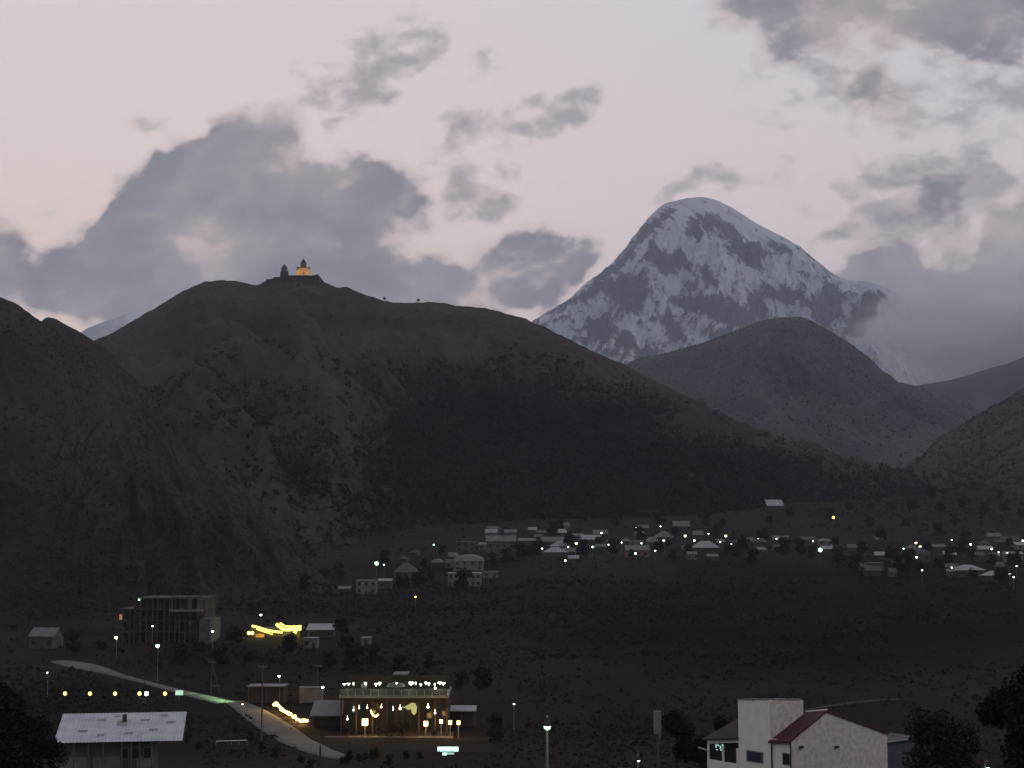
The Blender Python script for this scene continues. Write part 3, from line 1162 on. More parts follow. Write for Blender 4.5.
def house(name, px0, px1, pr, pe, pb, kind, wm, rm, label, short, rot=0.0, nwin=3, depth=None, door=True, lit=None, group=None, winlit=()):
    cx = (px0 + px1) / 2
    base = hit(cx, pb)
    sc = base.y / F
    w = (px1 - px0) * sc
    d = depth or min(max(w * .75, 4.5), 10)
    over = .35
    w = w - 2 * over if kind != 'flat' else w
    he = max(2.2, (pb - pe) * sc)
    hr = max(.5, (pe - pr) * sc)
    if kind in ('gable', 'hip', 'shed'):
        # seen from just above: part of the drawn roof height is the slope's depth
        pass
    # front wall on the picked base row, body behind it
    o = empty(name, (base.x, base.y, base.z - .1), rot, label, 'house', group)
    mb = MB().box(-w / 2, w / 2, 0, d, -.8, he)
    mb.build('wall', wm, o)
    rf = MB()
    t = .16
    x0, x1, y0, y1 = -w / 2 - over, w / 2 + over, -over, d + over
    if kind == 'gable':
        ym = (y0 + y1) / 2
        rf.add([(x0, y0, he), (x1, y0, he), (x1, ym, he + hr), (x0, ym, he + hr), (x0, y1, he), (x1, y1, he),
                (x0, y0, he + t), (x1, y0, he + t), (x1, ym, he + hr + t), (x0, ym, he + hr + t), (x0, y1, he + t), (x1, y1, he + t)],
               [(6, 7, 8, 9), (9, 8, 11, 10), (3, 2, 1, 0), (4, 5, 2, 3), (0, 1, 7, 6), (5, 4, 10, 11), (0, 6, 9, 3), (3, 9, 10, 4), (1, 2, 8, 7), (2, 5, 11, 8)])
        rf.add([(-w / 2, 0, he), (-w / 2, d, he), (-w / 2, d / 2, he + hr * .92)], [(0, 1, 2)])
        rf.add([(w / 2, 0, he), (w / 2, d, he), (w / 2, d / 2, he + hr * .92)], [(0, 2, 1)])
    elif kind == 'hip':
        ym = (y0 + y1) / 2
        k = min((y1 - y0) / 2, (x1 - x0) * .42)
        rf.add([(x0, y0, he), (x1, y0, he), (x1, y1, he), (x0, y1, he), (x0 + k, ym, he + hr), (x1 - k, ym, he + hr), (x0, y0, he - t), (x1, y0, he - t), (x1, y1, he - t), (x0, y1, he - t)],
               [(0, 1, 5, 4), (1, 2, 5), (2, 3, 4, 5), (3, 0, 4), (6, 9, 8, 7), (0, 6, 7, 1), (1, 7, 8, 2), (2, 8, 9, 3), (3, 9, 6, 0)])
    elif kind == 'shed':
        rf.add([(x0, y0, he), (x1, y0, he), (x1, y1, he + hr), (x0, y1, he + hr), (x0, y0, he - t), (x1, y0, he - t), (x1, y1, he + hr - t), (x0, y1, he + hr - t)],
               [(0, 1, 2, 3), (7, 6, 5, 4), (0, 4, 5, 1), (1, 5, 6, 2), (2, 6, 7, 3), (3, 7, 4, 0)])
    elif kind == 'curved':
        n = 10
        poly = []
        for k in range(n + 1):
            a = math.pi * k / n
            poly.append((math.cos(a) * (w / 2 + over), he + math.sin(a) * hr))
        rf.prism(poly, y0, y1)
    else:
        rf.box(x0 + .1, x1 - .1, y0 + .1, y1 - .1, he, he + .3)
    rf.build('roof', rm, o)
    if nwin:
        floors = 2 if he > 5.2 else 1
        for fl in range(floors):
            zc = he * ((fl + .5) / floors) + .15
            for k in range(nwin):
                if door and fl == 0 and k == nwin // 2:
                    continue
                xc = -w / 2 + w * (k + .5) / nwin
                ww = min(.62, w / nwin * .32)
                fr = MB().box(xc - ww - .09, xc + ww + .09, -.07, .003, zc - .75, zc + .75).build('window', wm if wm is not M_wall_dark else M_conc, o)
                MB().box(xc - ww, xc + ww, -.10, -.073, zc - .66, zc + .66).build('pane', lit if (lit and k in winlit) else M_glass, fr)
        if door:
            xc = -w / 2 + w * (nwin // 2 + .5) / nwin
            MB().box(xc - .5, xc + .5, -.08, .003, -.1, 2.0).build('door', M_door, o)
    if short:
        ANCH.append((cx, (pe + pb) / 2, short))
    return o


WG, WP, WD, WK = M_wall_grey, M_wall_pale, M_wall_dark, M_wall_pink
RP, RG, RD = M_roof_pale, M_roof_grey, M_roof_dark
HOUSES = [
    (486, 516, 536, 541.5, 560, 'gable', WG, RG, 'big grey two storey block at the left end of the bright village row', 'the big grey block', 4, {}),
    (518, 536, 538.3, 541, 549, 'gable', WD, RG, 'narrow low grey roof tucked against the right side of the big grey block', 'the narrow low roof', 3, {}),
    (541, 566, 537, 541.5, 546.5, 'gable', WD, RG, 'long flat-looking grey roof behind the two stacked bright roofs', 'the long back roof', 3, {}),
    (550, 572, 541, 546, 550, 'hip', WD, RP, 'upper of two stacked bright roofs at the left of the village row', 'the upper stacked roof', 3, {}),
    (543, 568, 547, 552, 557, 'hip', WG, RP, 'lower of two stacked bright roofs at the left of the village row', 'the lower stacked roof', 3, {}),
    (582, 603, 535, 539.5, 545, 'gable', WD, RP, 'pale slanting roof in the upper row right of the stacked bright roofs', 'the slanting pale roof', 3, {'rot': .25}),
    (593, 608, 530, 534, 539, 'gable', WD, RG, 'small grey roof just uphill of the slanting pale roof', 'the small uphill roof', 2, {}),
    (639, 649, 525, 528, 533, 'gable', WD, RG, 'tiny high house standing alone above the middle of the village', 'the tiny high house', 2, {}),
    (621, 631, 538, 541, 546, 'hip', WD, RG, 'tiny dim house directly above the pink fronted house', 'the tiny dim house', 2, {}),
    (647, 659, 537, 542, 546.5, 'curved', WG, RP, 'small house with a rounded pale roof beside the wide hipped house', 'the rounded roof house', 2, {}),
    (655, 674, 531, 537, 542, 'hip', WD, RG, 'wide dull hipped roof behind the rounded roof house', 'the wide hipped house', 3, {}),
    (625, 650, 545.5, 550.5, 557.5, 'gable', WK, RG, 'pink fronted house with a broad grey roof in the front row', 'the pink fronted house', 3, {}),
    (693, 720, 541, 547.5, 554, 'hip', WD, RP, 'bright pointed hip roof at the right end of the front village row', 'the pointed hip roof', 3, {}),
    (682, 691, 545, 549, 553, 'curved', WG, RG, 'small grey round-topped hut left of the pointed hip roof', 'the round-topped hut', 1, {}),
    (707, 719, 554, 556.5, 561, 'gable', WG, RG, 'low shed at the downhill side of the pointed hip roof', 'the low shed', 2, {}),
    (673, 690, 521, 526.5, 531, 'gable', WD, RG, 'highest grey roof at the back of the village', 'the highest back roof', 3, {}),
    (693, 704, 531, 535, 540, 'gable', WD, RG, 'dull little house between the highest back roof and the pointed hip roof', 'the dull little house', 2, {}),
    (568, 579, 555.5, 558.5, 562.5, 'gable', WD, RP, 'small bright roof beside a warm lamp at the foot of the village', 'the small foot-of-village roof', 2, {}),
    (456, 475, 541, 542, 552, 'flat', WG, RG, 'dim flat-topped house up left of the big grey block', 'the flat-topped house', 3, {}),
    (453, 484, 555, 561, 571, 'curved', WP, RP, 'large house with an arched pale roof below the big grey block', 'the arched roof house', 4, {}),
    (448, 481, 571.5, 573.5, 587, 'flat', WP, RP, 'long pale terrace house with white posts under the arched roof house', 'the pale terrace house', 6, {}),
    (431, 443, 559, 562.5, 568, 'curved', WD, RP, 'small low house with a bright curved roof left of the arched roof house', 'the small curved roof', 2, {}),
    (356, 376, 580, 581, 594.5, 'flat', WP, RG, 'white walled house with large dark openings at the left of the village', 'the white walled house', 3, {}),
    (378, 392, 579, 581, 589, 'gable', WG, RP, 'pale low annex right of the white walled house', 'the pale annex', 2, {}),
    (393, 418, 563, 572, 583, 'hip', WG, RD, 'dim grey house with a dark hipped roof between the white walled and arched roof houses', 'the dark hipped house', 3, {}),
    (483, 498, 571, 572, 578, 'flat', WP, RG, 'small pale box house at the right of the arched roof house', 'the pale box house', 2, {}),
    (338, 351, 586.5, 589, 594, 'gable', WG, RG, 'low grey shed at the left of the white walled house', 'the low grey shed', 2, {}),
    (263, 301, 564, 568.5, 581, 'curved', WD, RP, 'wide house with a bright curved roof alone on the left slope', 'the lone curved roof house', 4, {}),
    (767, 784, 499.5, 505.5, 512, 'shed', WD, RP, 'solitary hut with a bright slab roof high on the slope', 'the bright slab roof', 1, {}),
    (773, 790, 536, 539.5, 546, 'gable', WD, RG, 'pale roofed house below the bright slab roof', 'the lone pale roof', 3, {}),
    (755, 769, 538, 542, 552, 'hip', WD, RD, 'dark house left of the lone pale roof', 'the dark house', 2, {}),
    (822, 834, 546, 549, 554, 'gable', WD, RP, 'small roof just right of the big green lamp', 'the roof by the green lamp', 2, {}),
    (848, 868, 544.5, 548, 556, 'gable', WD, RD, 'dark roofed house midway between the green lamp and the curved hall', 'the dark roofed house', 3, {}),
    (875, 889, 552, 555.5, 561, 'gable', WD, RP, 'narrow bright roof left of the curved hall', 'the narrow bright roof', 2, {}),
    (868, 884, 560, 563, 571, 'flat', WG, RG, 'pale fronted low house under the narrow bright roof', 'the pale fronted house', 2, {}),
    (910, 931, 549, 555, 562, 'curved', WG, RG, 'hall with a big curved grey roof at the right of the village', 'the curved hall', 3, {}),
    (933, 946, 544.3, 547, 552, 'gable', WD, RG, 'dim roof behind and right of the curved hall', 'the dim back roof', 2, {}),
    (944, 957, 551, 554.5, 560, 'gable', WD, RP, 'pale roof in the middle of the right hand cluster', 'the middle pale roof', 2, {}),
    (979, 994, 546, 549.5, 556, 'gable', WD, RP, 'pale sloping roof high in the right hand cluster', 'the high sloping roof', 2, {}),
    (957, 987, 565, 570, 577, 'hip', WD, RP, 'long low bright roof at the front of the right hand cluster', 'the long low roof', 4, {'rot': .18}),
    (985, 1007, 571, 575.5, 583, 'hip', WD, RP, 'lowest bright roof at the front of the right hand cluster', 'the lowest bright roof', 3, {}),
    (1004, 1020, 535, 536.5, 546.5, 'flat', WP, RG, 'pale square house high by the right edge', 'the pale square house', 2, {}),
    (1006, 1024, 552, 554, 563, 'gable', WP, RP, 'pale house with a light roof at the right edge', 'the right edge house', 3, {}),
    (1000, 1014, 561, 563, 570, 'flat', WG, RG, 'grey cube house under the right edge house', 'the grey cube house', 2, {}),
    (306, 334, 625, 629.5, 638, 'shed', WD, RP, 'open sided house with a pale sloping roof right of the yellow lit building', 'the pale sloping roof', 3, {}),
    (303, 317, 638, 639, 648.5, 'flat', WP, RG, 'little pale box house in front of the pale sloping roof', 'the little box house', 2, {}),
    (361, 370, 637, 638.5, 646, 'flat', WP, RG, 'tiny pale hut alone on the dark slope right of the little box house', 'the tiny pale hut', 1, {}),
    (27, 55, 629, 637, 649, 'gable', WG, RG, 'dim pale house under trees near the left edge', 'the left edge house', 3, {'rot': -.2}),
]
for (a, b, pr, pe, pb, kind, wm, rm, lab, short, nw, kw) in HOUSES:
    house('village_house', a, b, pr, pe, pb, kind, wm, rm, lab, short, nwin=nw, **kw)


# ------------------------------------------------------------------ relative labels
USED = set()


def where(px, py, k=0):
    c = sorted(ANCH, key=lambda q: (q[0] - px) ** 2 + ((q[1] - py) * 1.6) ** 2)[k]
    dx, dy = px - c[0], py - c[1]
    if abs(dx) < 5 and abs(dy) < 5:
        rel = 'at'
    elif abs(dx) > abs(dy) * 1.6:
        rel = 'left of' if dx < 0 else 'right of'
    elif abs(dy) > abs(dx) * 1.6:
        rel = 'above' if dy < 0 else 'below'
    else:
        rel = ('up ' if dy < 0 else 'down ') + ('left of' if dx < 0 else 'right of')
    if abs(dx) + abs(dy) > 45:
        rel = 'far ' + rel
    return rel + ' ' + c[2]


def rel_label(prefix, px, py):
    for k in range(0, 14):
        s = f'{prefix} {where(px, py, k)}'
        if s not in USED and len(s.replace('-', ' ').split()) <= 15:
            USED.add(s)
            return s
    return s


# ------------------------------------------------------------------ lamps
LAMPP = {}


def lamp(px, py, mat, word, h=6.0, r=.34, label=None, group='lamps glowing in the valley'):
    g = hit(px, py, h)
    key = (mat.name, h, r)
    if key not in LAMPP:
        o = empty('street_lamp', (0, 0, 0))
        pm = MB().tube([(0, 0, -.4), (0, 0, h * .6), (0, 0, h + .25)], .085, .05, 7)
        pm.tube([(0, 0, h + .25), (0, -.28, h + .42), (0, -.55, h + .40)], .04, .035, 6)
        a = pm.build('pole', M_metal, o)
        hm = MB().lathe([(.06, .30), (r * .7, .22), (r * 1.08, .02), (r * 1.02, -.02)], 10, (0, -.55, h + r * .6))
        b = hm.build('shade', M_metal_dk, o)
        c = MB().ball((0, -.55, h + .05), r, 10, 6).build('bulb', mat, o, True)
        LAMPP[key] = (o, [a, b, c])
    else:
        src, ch = LAMPP[key]
        o = src.copy()
        COL.objects.link(o)
        for q in ch:
            n = q.copy()
            COL.objects.link(n)
            n.parent = o
    o.location = g
    for k in ('label', 'category', 'group'):
        if k in o:
            del o[k]
    tag(o, label or rel_label(word, px, py), 'lamp', group)
    return o


def z7(a, b):
    return 480 + a / 3.657, 490 + b / 3.657


def z8(a, b):
    return 744 + a / 3.657, 480 + b / 3.657


def z6(a, b):
    return 240 + a / 3.657, 500 + b / 3.657


def zl(a, b):
    return 40 + a / 5.689, 560 + b / 5.689


# the smaller houses that fill the gaps of the village
rv = random.Random(314)
FILL = []
for (xa, xb, ya, yb, n) in ((484, 730, 531, 561, 20), (738, 860, 541, 560, 6), (858, 1024, 540, 578, 15), (395, 482, 548, 585, 5)):
    k = 0
    tries = 0
    while k < n and tries < 4000:
        tries += 1
        px, pb = rv.uniform(xa, xb), rv.uniform(ya, yb)
        if min(((px - q[0]) / 12) ** 2 + ((pb - q[1]) / 4.2) ** 2 for q in ANCH + FILL + [(0, 0)]) < 1:
            continue
        FILL.append((px, pb))
        k += 1
for i, (px, pb) in enumerate(FILL):
    w = rv.uniform(8, 17) * (.85 if pb < 545 else 1.0)
    hr, hw = rv.uniform(2.2, 4.0), rv.uniform(3.5, 5.8)
    kind = rv.choice(['gable', 'gable', 'hip', 'shed'])
    dark = rv.random() < .72
    rm = rv.choice([RD, RD, RD, RG]) if dark else rv.choice([RG, RG, RP])
    word = ('dark roofed' if rm is RD else 'grey roofed' if rm is RG else 'pale roofed') + {'gable': ' small house', 'hip': ' small hipped house', 'shed': ' little shed'}[kind]
    house('village_house', px - w / 2, px + w / 2, pb - hw - hr, pb - hw, pb, kind, rv.choice([WD, WG, WG, WP]), rm, rel_label(word, px, pb - 4), None, nwin=rv.choice([2, 3]), rot=rv.uniform(-.3, .3),
          group='houses of the hillside village')

W_, Y_, D_ = (G_white, 'white lamp'), (G_warm, 'yellowish lamp'), (G_dim, 'faint white lamp')
LAMPS = []
for p in [(222, 187), (412, 208), (445, 157), (570, 138), (672, 184), (783, 185), (568, 232)]:
    LAMPS.append((z7(*p), W_, .40))
for p in [(352, 195), (750, 168), (898, 168)]:
    LAMPS.append((z7(*p), Y_, .50))
for p in [(208, 212), (227, 214), (322, 208), (470, 200), (518, 192), (590, 195), (660, 133), (878, 190), (918, 198), (1018, 178), (835, 160), (640, 222)]:
    LAMPS.append((z7(*p), D_, .34))
for p in [(342, 252), (583, 252), (630, 282), (765, 255), (828, 235), (815, 203), (905, 252), (1018, 222)]:
    LAMPS.append((z8(*p), W_, .38))
for p in [(628, 230), (643, 243), (672, 230)]:
    LAMPS.append((z8(*p), Y_, .42))
for p in [(53, 215), (118, 215), (252, 224), (650, 330), (759, 219), (759, 320), (930, 264), (962, 268), (996, 315), (985, 355), (970, 342)]:
    LAMPS.append((z8(*p), D_, .32))
for p in [(93, 255), (94, 287), (527, 237), (77, 420)]:
    LAMPS.append((z6(*p), D_, .32))

for (p, (mat, word), r) in LAMPS:
    lamp(p[0], p[1], mat, word, 6.0, r * 1.22)


# ------------------------------------------------------------------ hilltop church
def at_y(px, py, Y):
    return P(px, py, Y)


def build_church():
    c = at_y(303.3, 275.2, CHURCH_Y - 6)
    s = CHURCH_Y / F
    o = empty('hilltop_church', c, R(12), 'hilltop church with floodlit golden walls and a grey drum and cone roof', 'church')
    w, d, h = 12.6 * s, 13.5, 8.4 * s * .78
    b = MB()
    b.box(-w * .36, w * .36, -d / 2, d / 2, -3, h)                       # nave
    b.box(-w / 2, w / 2, -d * .24, d * .24, -3, h * .96)                  # cross arms
    b.build('nave', M_stone, o)
    r = MB()
    a = w * .36 + .3
    r.prism([(-a, h), (a, h), (0, h + 2.4)], -d / 2 - .3, d / 2 + .3)
    r2 = MB()
    k = d * .24 + .3
    n = len(r.v)
    r.add([(-w / 2 - .3, -k, h * .96 + .004), (-w / 2 - .3, k, h * .96 + .004), (-w / 2 - .3, 0, h + 2.1), (w / 2 + .3, -k, h * .96 + .004), (w / 2 + .3, k, h * .96 + .004), (w / 2 + .3, 0, h + 2.1)],
          [(0, 2, 1), (3, 4, 5), (0, 3, 5, 2), (1, 2, 5, 4), (0, 1, 4, 3)])
    r.build('roof', M_stone_dk, o)
    dr = MB().lathe([(3.3, h * .7), (3.3, h + 5.7), (3.6, h + 5.9), (3.6, h + 6.2)], 12)
    dm = dr.build('drum', surf('drum_stone', (.20, .185, .17), .9, .3, .4), o)
    MB().lathe([(3.8, h + 6.1), (2.0, h + 9.2), (.12, h + 12.0), (.08, h + 13.0)], 12).build('dome', M_stone_dk, dm)
    win = MB()
    for q in range(12):
        an = q * math.pi / 6
        M = Matrix.Rotation(an, 4, 'Z') @ Matrix.Translation((0, -3.3, h + 3.6))
        win.box(-.22, .22, -.06, .1, -1.2, 1.2, M)
    win.build('window', M_glass, dm)
    MB().box(-.9, .9, -d / 2 - .08, -d / 2 + .02, 0, 2.6).build('door', M_door, o)
    # floodlights standing in front of the west wall
    for i, (fx, fy) in enumerate(((-6.5, -16), (6.5, -16), (-12, -5), (12, -5))):
        f = empty('floodlight', c + Matrix.Rotation(R(12), 4, 'Z') @ Vector((fx, fy, .0)), math.atan2(-fx, fy) + math.pi,
                  rel_flood[i], 'floodlight', 'floodlights around the hilltop church')
        MB().box(-.3, .3, -.18, .18, .25, .75).build('housing', M_metal_dk, f)
        MB().tube([(0, 0, -.5), (0, 0, .3)], .06, .06, 6).build('stand', M_metal, f)
        ld = bpy.data.lights.new('flood', 'SPOT')
        ld.energy = 5200
        ld.color = (1.0, .50, .12)
        ld.spot_size = R(75)
        ld.spot_blend = .5
        ld.shadow_soft_size = .3
        lo = bpy.data.objects.new('flood', ld)
        COL.objects.link(lo)
        lo.location = f.location + Vector((0, 0, .95))
        tgt = c + Vector((0, 0, 4.0))
        lo.rotation_euler = (tgt - lo.location).to_track_quat('-Z', 'Y').to_euler()
    # bell tower
    t = at_y(284.3, 275.6, CHURCH_Y - 8)
    bt = empty('bell_tower', t, R(20), 'small grey bell tower with a pointed cap left of the lit church', 'tower')
    MB().box(-4.2, 4.2, -4.0, 4.0, -4, 4.6).build('base', M_conc_dk, bt)
    bf = MB()
    for q in range(6):
        an = q * math.pi / 3
        bf.tube([(math.cos(an) * 2.9, math.sin(an) * 2.9, 4.6), (math.cos(an) * 2.9, math.sin(an) * 2.9, 8.6)], .75, .7, 6)
    bf.lathe([(2.2, 4.6), (2.2, 8.7)], 10)
    bf.lathe([(3.7, 8.5), (3.7, 9.2)], 12)
    bf.build('belfry', M_conc, bt)
    MB().lathe([(3.9, 9.15), (1.9, 11.4), (.1, 13.6)], 12).build('roof', M_stone_dk, bt)
    # terrace wall
    tw = empty('fortress_wall', at_y(298, 276, CHURCH_Y - 30), 0, 'dark stepped terrace wall under the church and bell tower', 'wall')
    m = MB()
    base = tw.location
    def seg(pa, pb, ytop, th):
        a = at_y(pa, ytop, CHURCH_Y - 30) - base
        b = at_y(pb, ytop, CHURCH_Y - 30) - base
        m.box(a.x, b.x, 0, th, -9, a.z)
    seg(280.2, 319, 275.3, 44)
    seg(273.6, 280.2, 277.0, 32)
    seg(266, 273.6, 279.2, 24)
    m.build('wall', M_stone_dk, tw)
    bx = MB()
    a = at_y(316.6, 274.6, CHURCH_Y - 30) - base
    bx.box(a.x - 1.6, a.x + 1.2, .3, 4, a.z - 2.5, a.z + .4)
    bx.build('gate_block', M_stone_dk, tw)
    ANCH.append((303, 270, 'the lit church'))


rel_flood = ['floodlight on the terrace at the front left of the lit church', 'floodlight on the terrace at the front right of the lit church',
             'floodlight on the terrace at the left side of the lit church', 'floodlight on the terrace at the right side of the lit church']
build_church()


# ------------------------------------------------------------------ unfinished concrete hotel (left)
def build_frame_building():
    b = hit(163, 643)
    s = b.y / F
    o = empty('concrete_building', b, R(-4), 'dark unfinished concrete block with open bays and a pale top right corner', 'building')
    W, H = 92 * s, 44 * s
    d = 16.0
    x0 = -46 * s
    fl = 4
    m = MB()
    rnd = random.Random(12)
    for k in range(fl + 1):
        z = H * k / fl
        m.box(x0 + (W * .20 if k == fl else 0), x0 + W * (.93 if k < fl else .93), 0, d, z - .32, z)
    nb = 15
    for k in range(nb + 1):
        x = x0 + W * .93 * k / nb
        x += rnd.uniform(-.35, .35) if 0 < k < nb else 0
        for q in range(fl):
            if q == fl - 1 and k < 3:
                continue
            if rnd.random() < .22 and k < nb:
                m.box(x + .3, x + W * .93 / nb - .5, .6, .8, H * q / fl + .004, H * q / fl + rnd.uniform(.9, H / fl - .5))
            m.box(x - .26, x + .26, .03, .55, H * q / fl + .002, H * (q + 1) / fl - .325)
    m.box(x0 + W * .2 + .3, x0 + W * .93 - .3, 3.2, d - .3, .003, H - .33)
    m.box(x0 + .3, x0 + W * .2 + .28, 3.2, d - .3, .003, H * .75 - .33)
    m.build('frame', M_conc_dk, o)
    # pale topmost bays on the right with a light balcony band
    p = MB()
    xa, xb = x0 + W * .585, x0 + W * .93
    for (a, c) in ((xa, xa + .5), ((xa + xb) / 2 + .2, (xa + xb) / 2 + 1.6), (xb - 1.8, xb + .1)):
        p.box(a, c, -.35, .0, H * .62, H * 1.0)
    p.box(xa, xb + .1, -.36, .02, H * .985, H * 1.03)
    p.build('pale_bay', M_wall_grey, o)
    MB().box(xa - .4, xb + .1, -1.25, -.37, H * .70, H * .755).build('balcony', M_wall_pale, o)
    e = MB()
    e.box(x0 + W * .90, x0 + W * 1.02, -.6, d * .7, -.5, H * .54)
    e.build('side_wing', M_wall_grey, o)
    for k, (xx, zz) in enumerate(((.80, .42), (.87, .42), (.80, .16), (.86, .16))):
        MB().box(x0 + W * xx - .8, x0 + W * xx + .8, -.05, .03, H * zz - 1.0, H * zz + 1.0).build('window', M_glass, o)
    ANCH.append((163, 622, 'the unfinished concrete block'))
    q = hit(121, 628)
    a = empty('shed', q, 0, 'small pale shed with a pinkish light at the left end of the concrete block', 'shed')
    s = q.y / F
    MB().box(-6 * s, 5 * s, 0, 4, -.8, 6 * s).build('wall', M_wall_grey, a)
    MB().prism([(-7 * s, 6 * s), (6 * s, 6 * s), (2 * s, 10 * s)], -.4, 4.4).build('roof', RG, a)
    MB().box(-1.5 * s, 4.5 * s, -.46, -.41, 8 * s, 13.5 * s).build('fascia', glow('pink_panel', (.9, .35, .25), .32), a)


build_frame_building()
LEFTL = [(zl(568, 225), G_green, .40, 'green white lamp above the left half of the unfinished concrete block'),
         (zl(647, 123), G_white, .36, 'left of two white lamps high above the unfinished concrete block'),
         (zl(714, 123), G_white, .36, 'right of two white lamps high above the unfinished concrete block'),
         (zl(594, 154), G_white, .32, 'white lamp stepped below the high pair above the unfinished concrete block'),
         (zl(873, 96), G_dim, .32, 'faint lamp highest on the slope right of the white pair'),
         (zl(642, 376), G_dim, .26, 'faint lamp in the middle of the unfinished concrete block'),
         (zl(984, 406), G_dim, .36, 'lamp at the right hand wing of the unfinished concrete block'),
         (zl(436, 441), G_warm, .42, 'yellowish white lamp down left of the unfinished concrete block'),
         (zl(45, 640), G_dim, .2, 'faint lamp beside the left end of the pale lane')]
for (p, m, r, lab) in LEFTL:
    lamp(p[0], p[1], m, '', 6.0, r, label=lab)
lamp(*zl(672, 488), G_green, '', 9.0, .50, label='tall green white street lamp standing above the pale lane')
lamp(*z6(500, 232), G_green, '', 7.0, .95, label='bright green lamp left of the dark hipped house')
lamp(*z6(709, 164), G_green, '', 7.0, .48, label='green white lamp above the small curved roof')
lamp(*z6(642, 354), G_orange, '', 5.0, .36, label='small orange lamp alone on the dark slope under the village')
lamp(*z7(312, 258), G_warm, '', 4.5, .42, label='warm lamp beside the small bright roof at the foot of the village')
lamp(*z8(278, 256), G_green, '', 7.0, 1.05, label='biggest green lamp at the left of the right hand cluster')
lamp(*z8(327, 137), G_orange, '', 6.0, .95, label='large orange lamp alone on the slope below the bushes at right')
lamp(279.6, 676, G_white, '', 6.0, .26, label='white street lamp uphill of the open roadside shelter')
lamp(323, 687, G_white, '', 6.0, .26, label='white lamp at the left end of the restaurant terrace')
lamp(547, 726.5, G_green, '', 7.0, .13, label='near white street lamp on a thin pole right of the teal sign')
lamp(514, 704, G_dim, '', 5.0, .2, label='small dim lamp up left of the near white street lamp')
lamp(638, 760, G_dim, '', 3.0, .1, label='dim low lamp left of the tall utility pole')
lamp(985, 767, G_white, '', 3.2, .10, label='greenish white lamp at the bottom right corner under dark trees')


# ------------------------------------------------------------------ building outlined in yellow light
def build_yellow():
    b = hit(276, 637)
    s = b.y / F
    o = empty('lit_building', b, 0, 'low building outlined with bright yellow light tubes along its curving roof', 'building')
    MB().box(-24 * s, 24 * s, 0, 9, -1, 7 * s).build('wall', M_wall_dark, o)
    MB().box(-25 * s, 25 * s, -.6, 9.4, 7 * s, 7 * s + .35).build('roof', RD, o)
    def tube(pts, r, y=-.9):
        MB().tube([((px - 276) * s, y - .15 * k * 0, (637 - py) * s) for k, (px, py) in enumerate(pts)], r, r, 8).build('light_tube', glow('yellow_neon', (1.0, .88, .2), 3.0), o)
    tube([(252.5, 626), (258, 627.2), (266, 629.8), (274, 631.4), (282.5, 632.2)], .36)
    tube([(276.5, 624.0), (279.5, 626.5), (284, 629.5), (288, 629.6), (295, 629.4), (301, 628.8)], .50)
    tube([(280, 623.2), (285, 626.4), (291, 626.8), (301, 626.2)], .26, -.3)
    tube([(257, 629.2), (266, 632.0), (273, 634.2)], .16, -.8)
    tube([(294, 631.2), (297, 631.8)], .5, -1.2)
    for x in (249.5, 252.8):
        MB().ball(((x - 276) * s, -.7, (637 - 633) * s), .62, 10, 6).build('globe_light', glow('soft_yellow_globe', (1, .85, .3), 2.2), o)
    MB().box((256 - 276) * s, (265 - 276) * s, -1.0, -.7, (637 - 638.5) * s, (637 - 633.6) * s).build('awning', surf('orange_cloth', (.45, .24, .08), .9, .2, 1), o)
    for (px, py, dy, e) in ((262, 634, -3, 260), (288, 633, -3, 420), (297, 631, -3, 260), (251, 634, -2.5, 120)):
        l = bpy.data.lights.new('tube_glow', 'POINT')
        l.energy = e
        l.color = (1, .85, .2)
        l.shadow_soft_size = .5
        q = bpy.data.objects.new('tube_glow', l)
        COL.objects.link(q)
        q.location = b + Vector(((px - 276) * s, dy, (637 - py) * s))
    ANCH.append((276, 630, 'the yellow lit building'))


build_yellow()


# ------------------------------------------------------------------ restaurant
RX, RY = 393, 737.5
RB = hit(RX, RY)
RS = RB.y / F


def rx(px):
    return (px - RX) * RS


def rz(py):
    return (RY - py) * RS


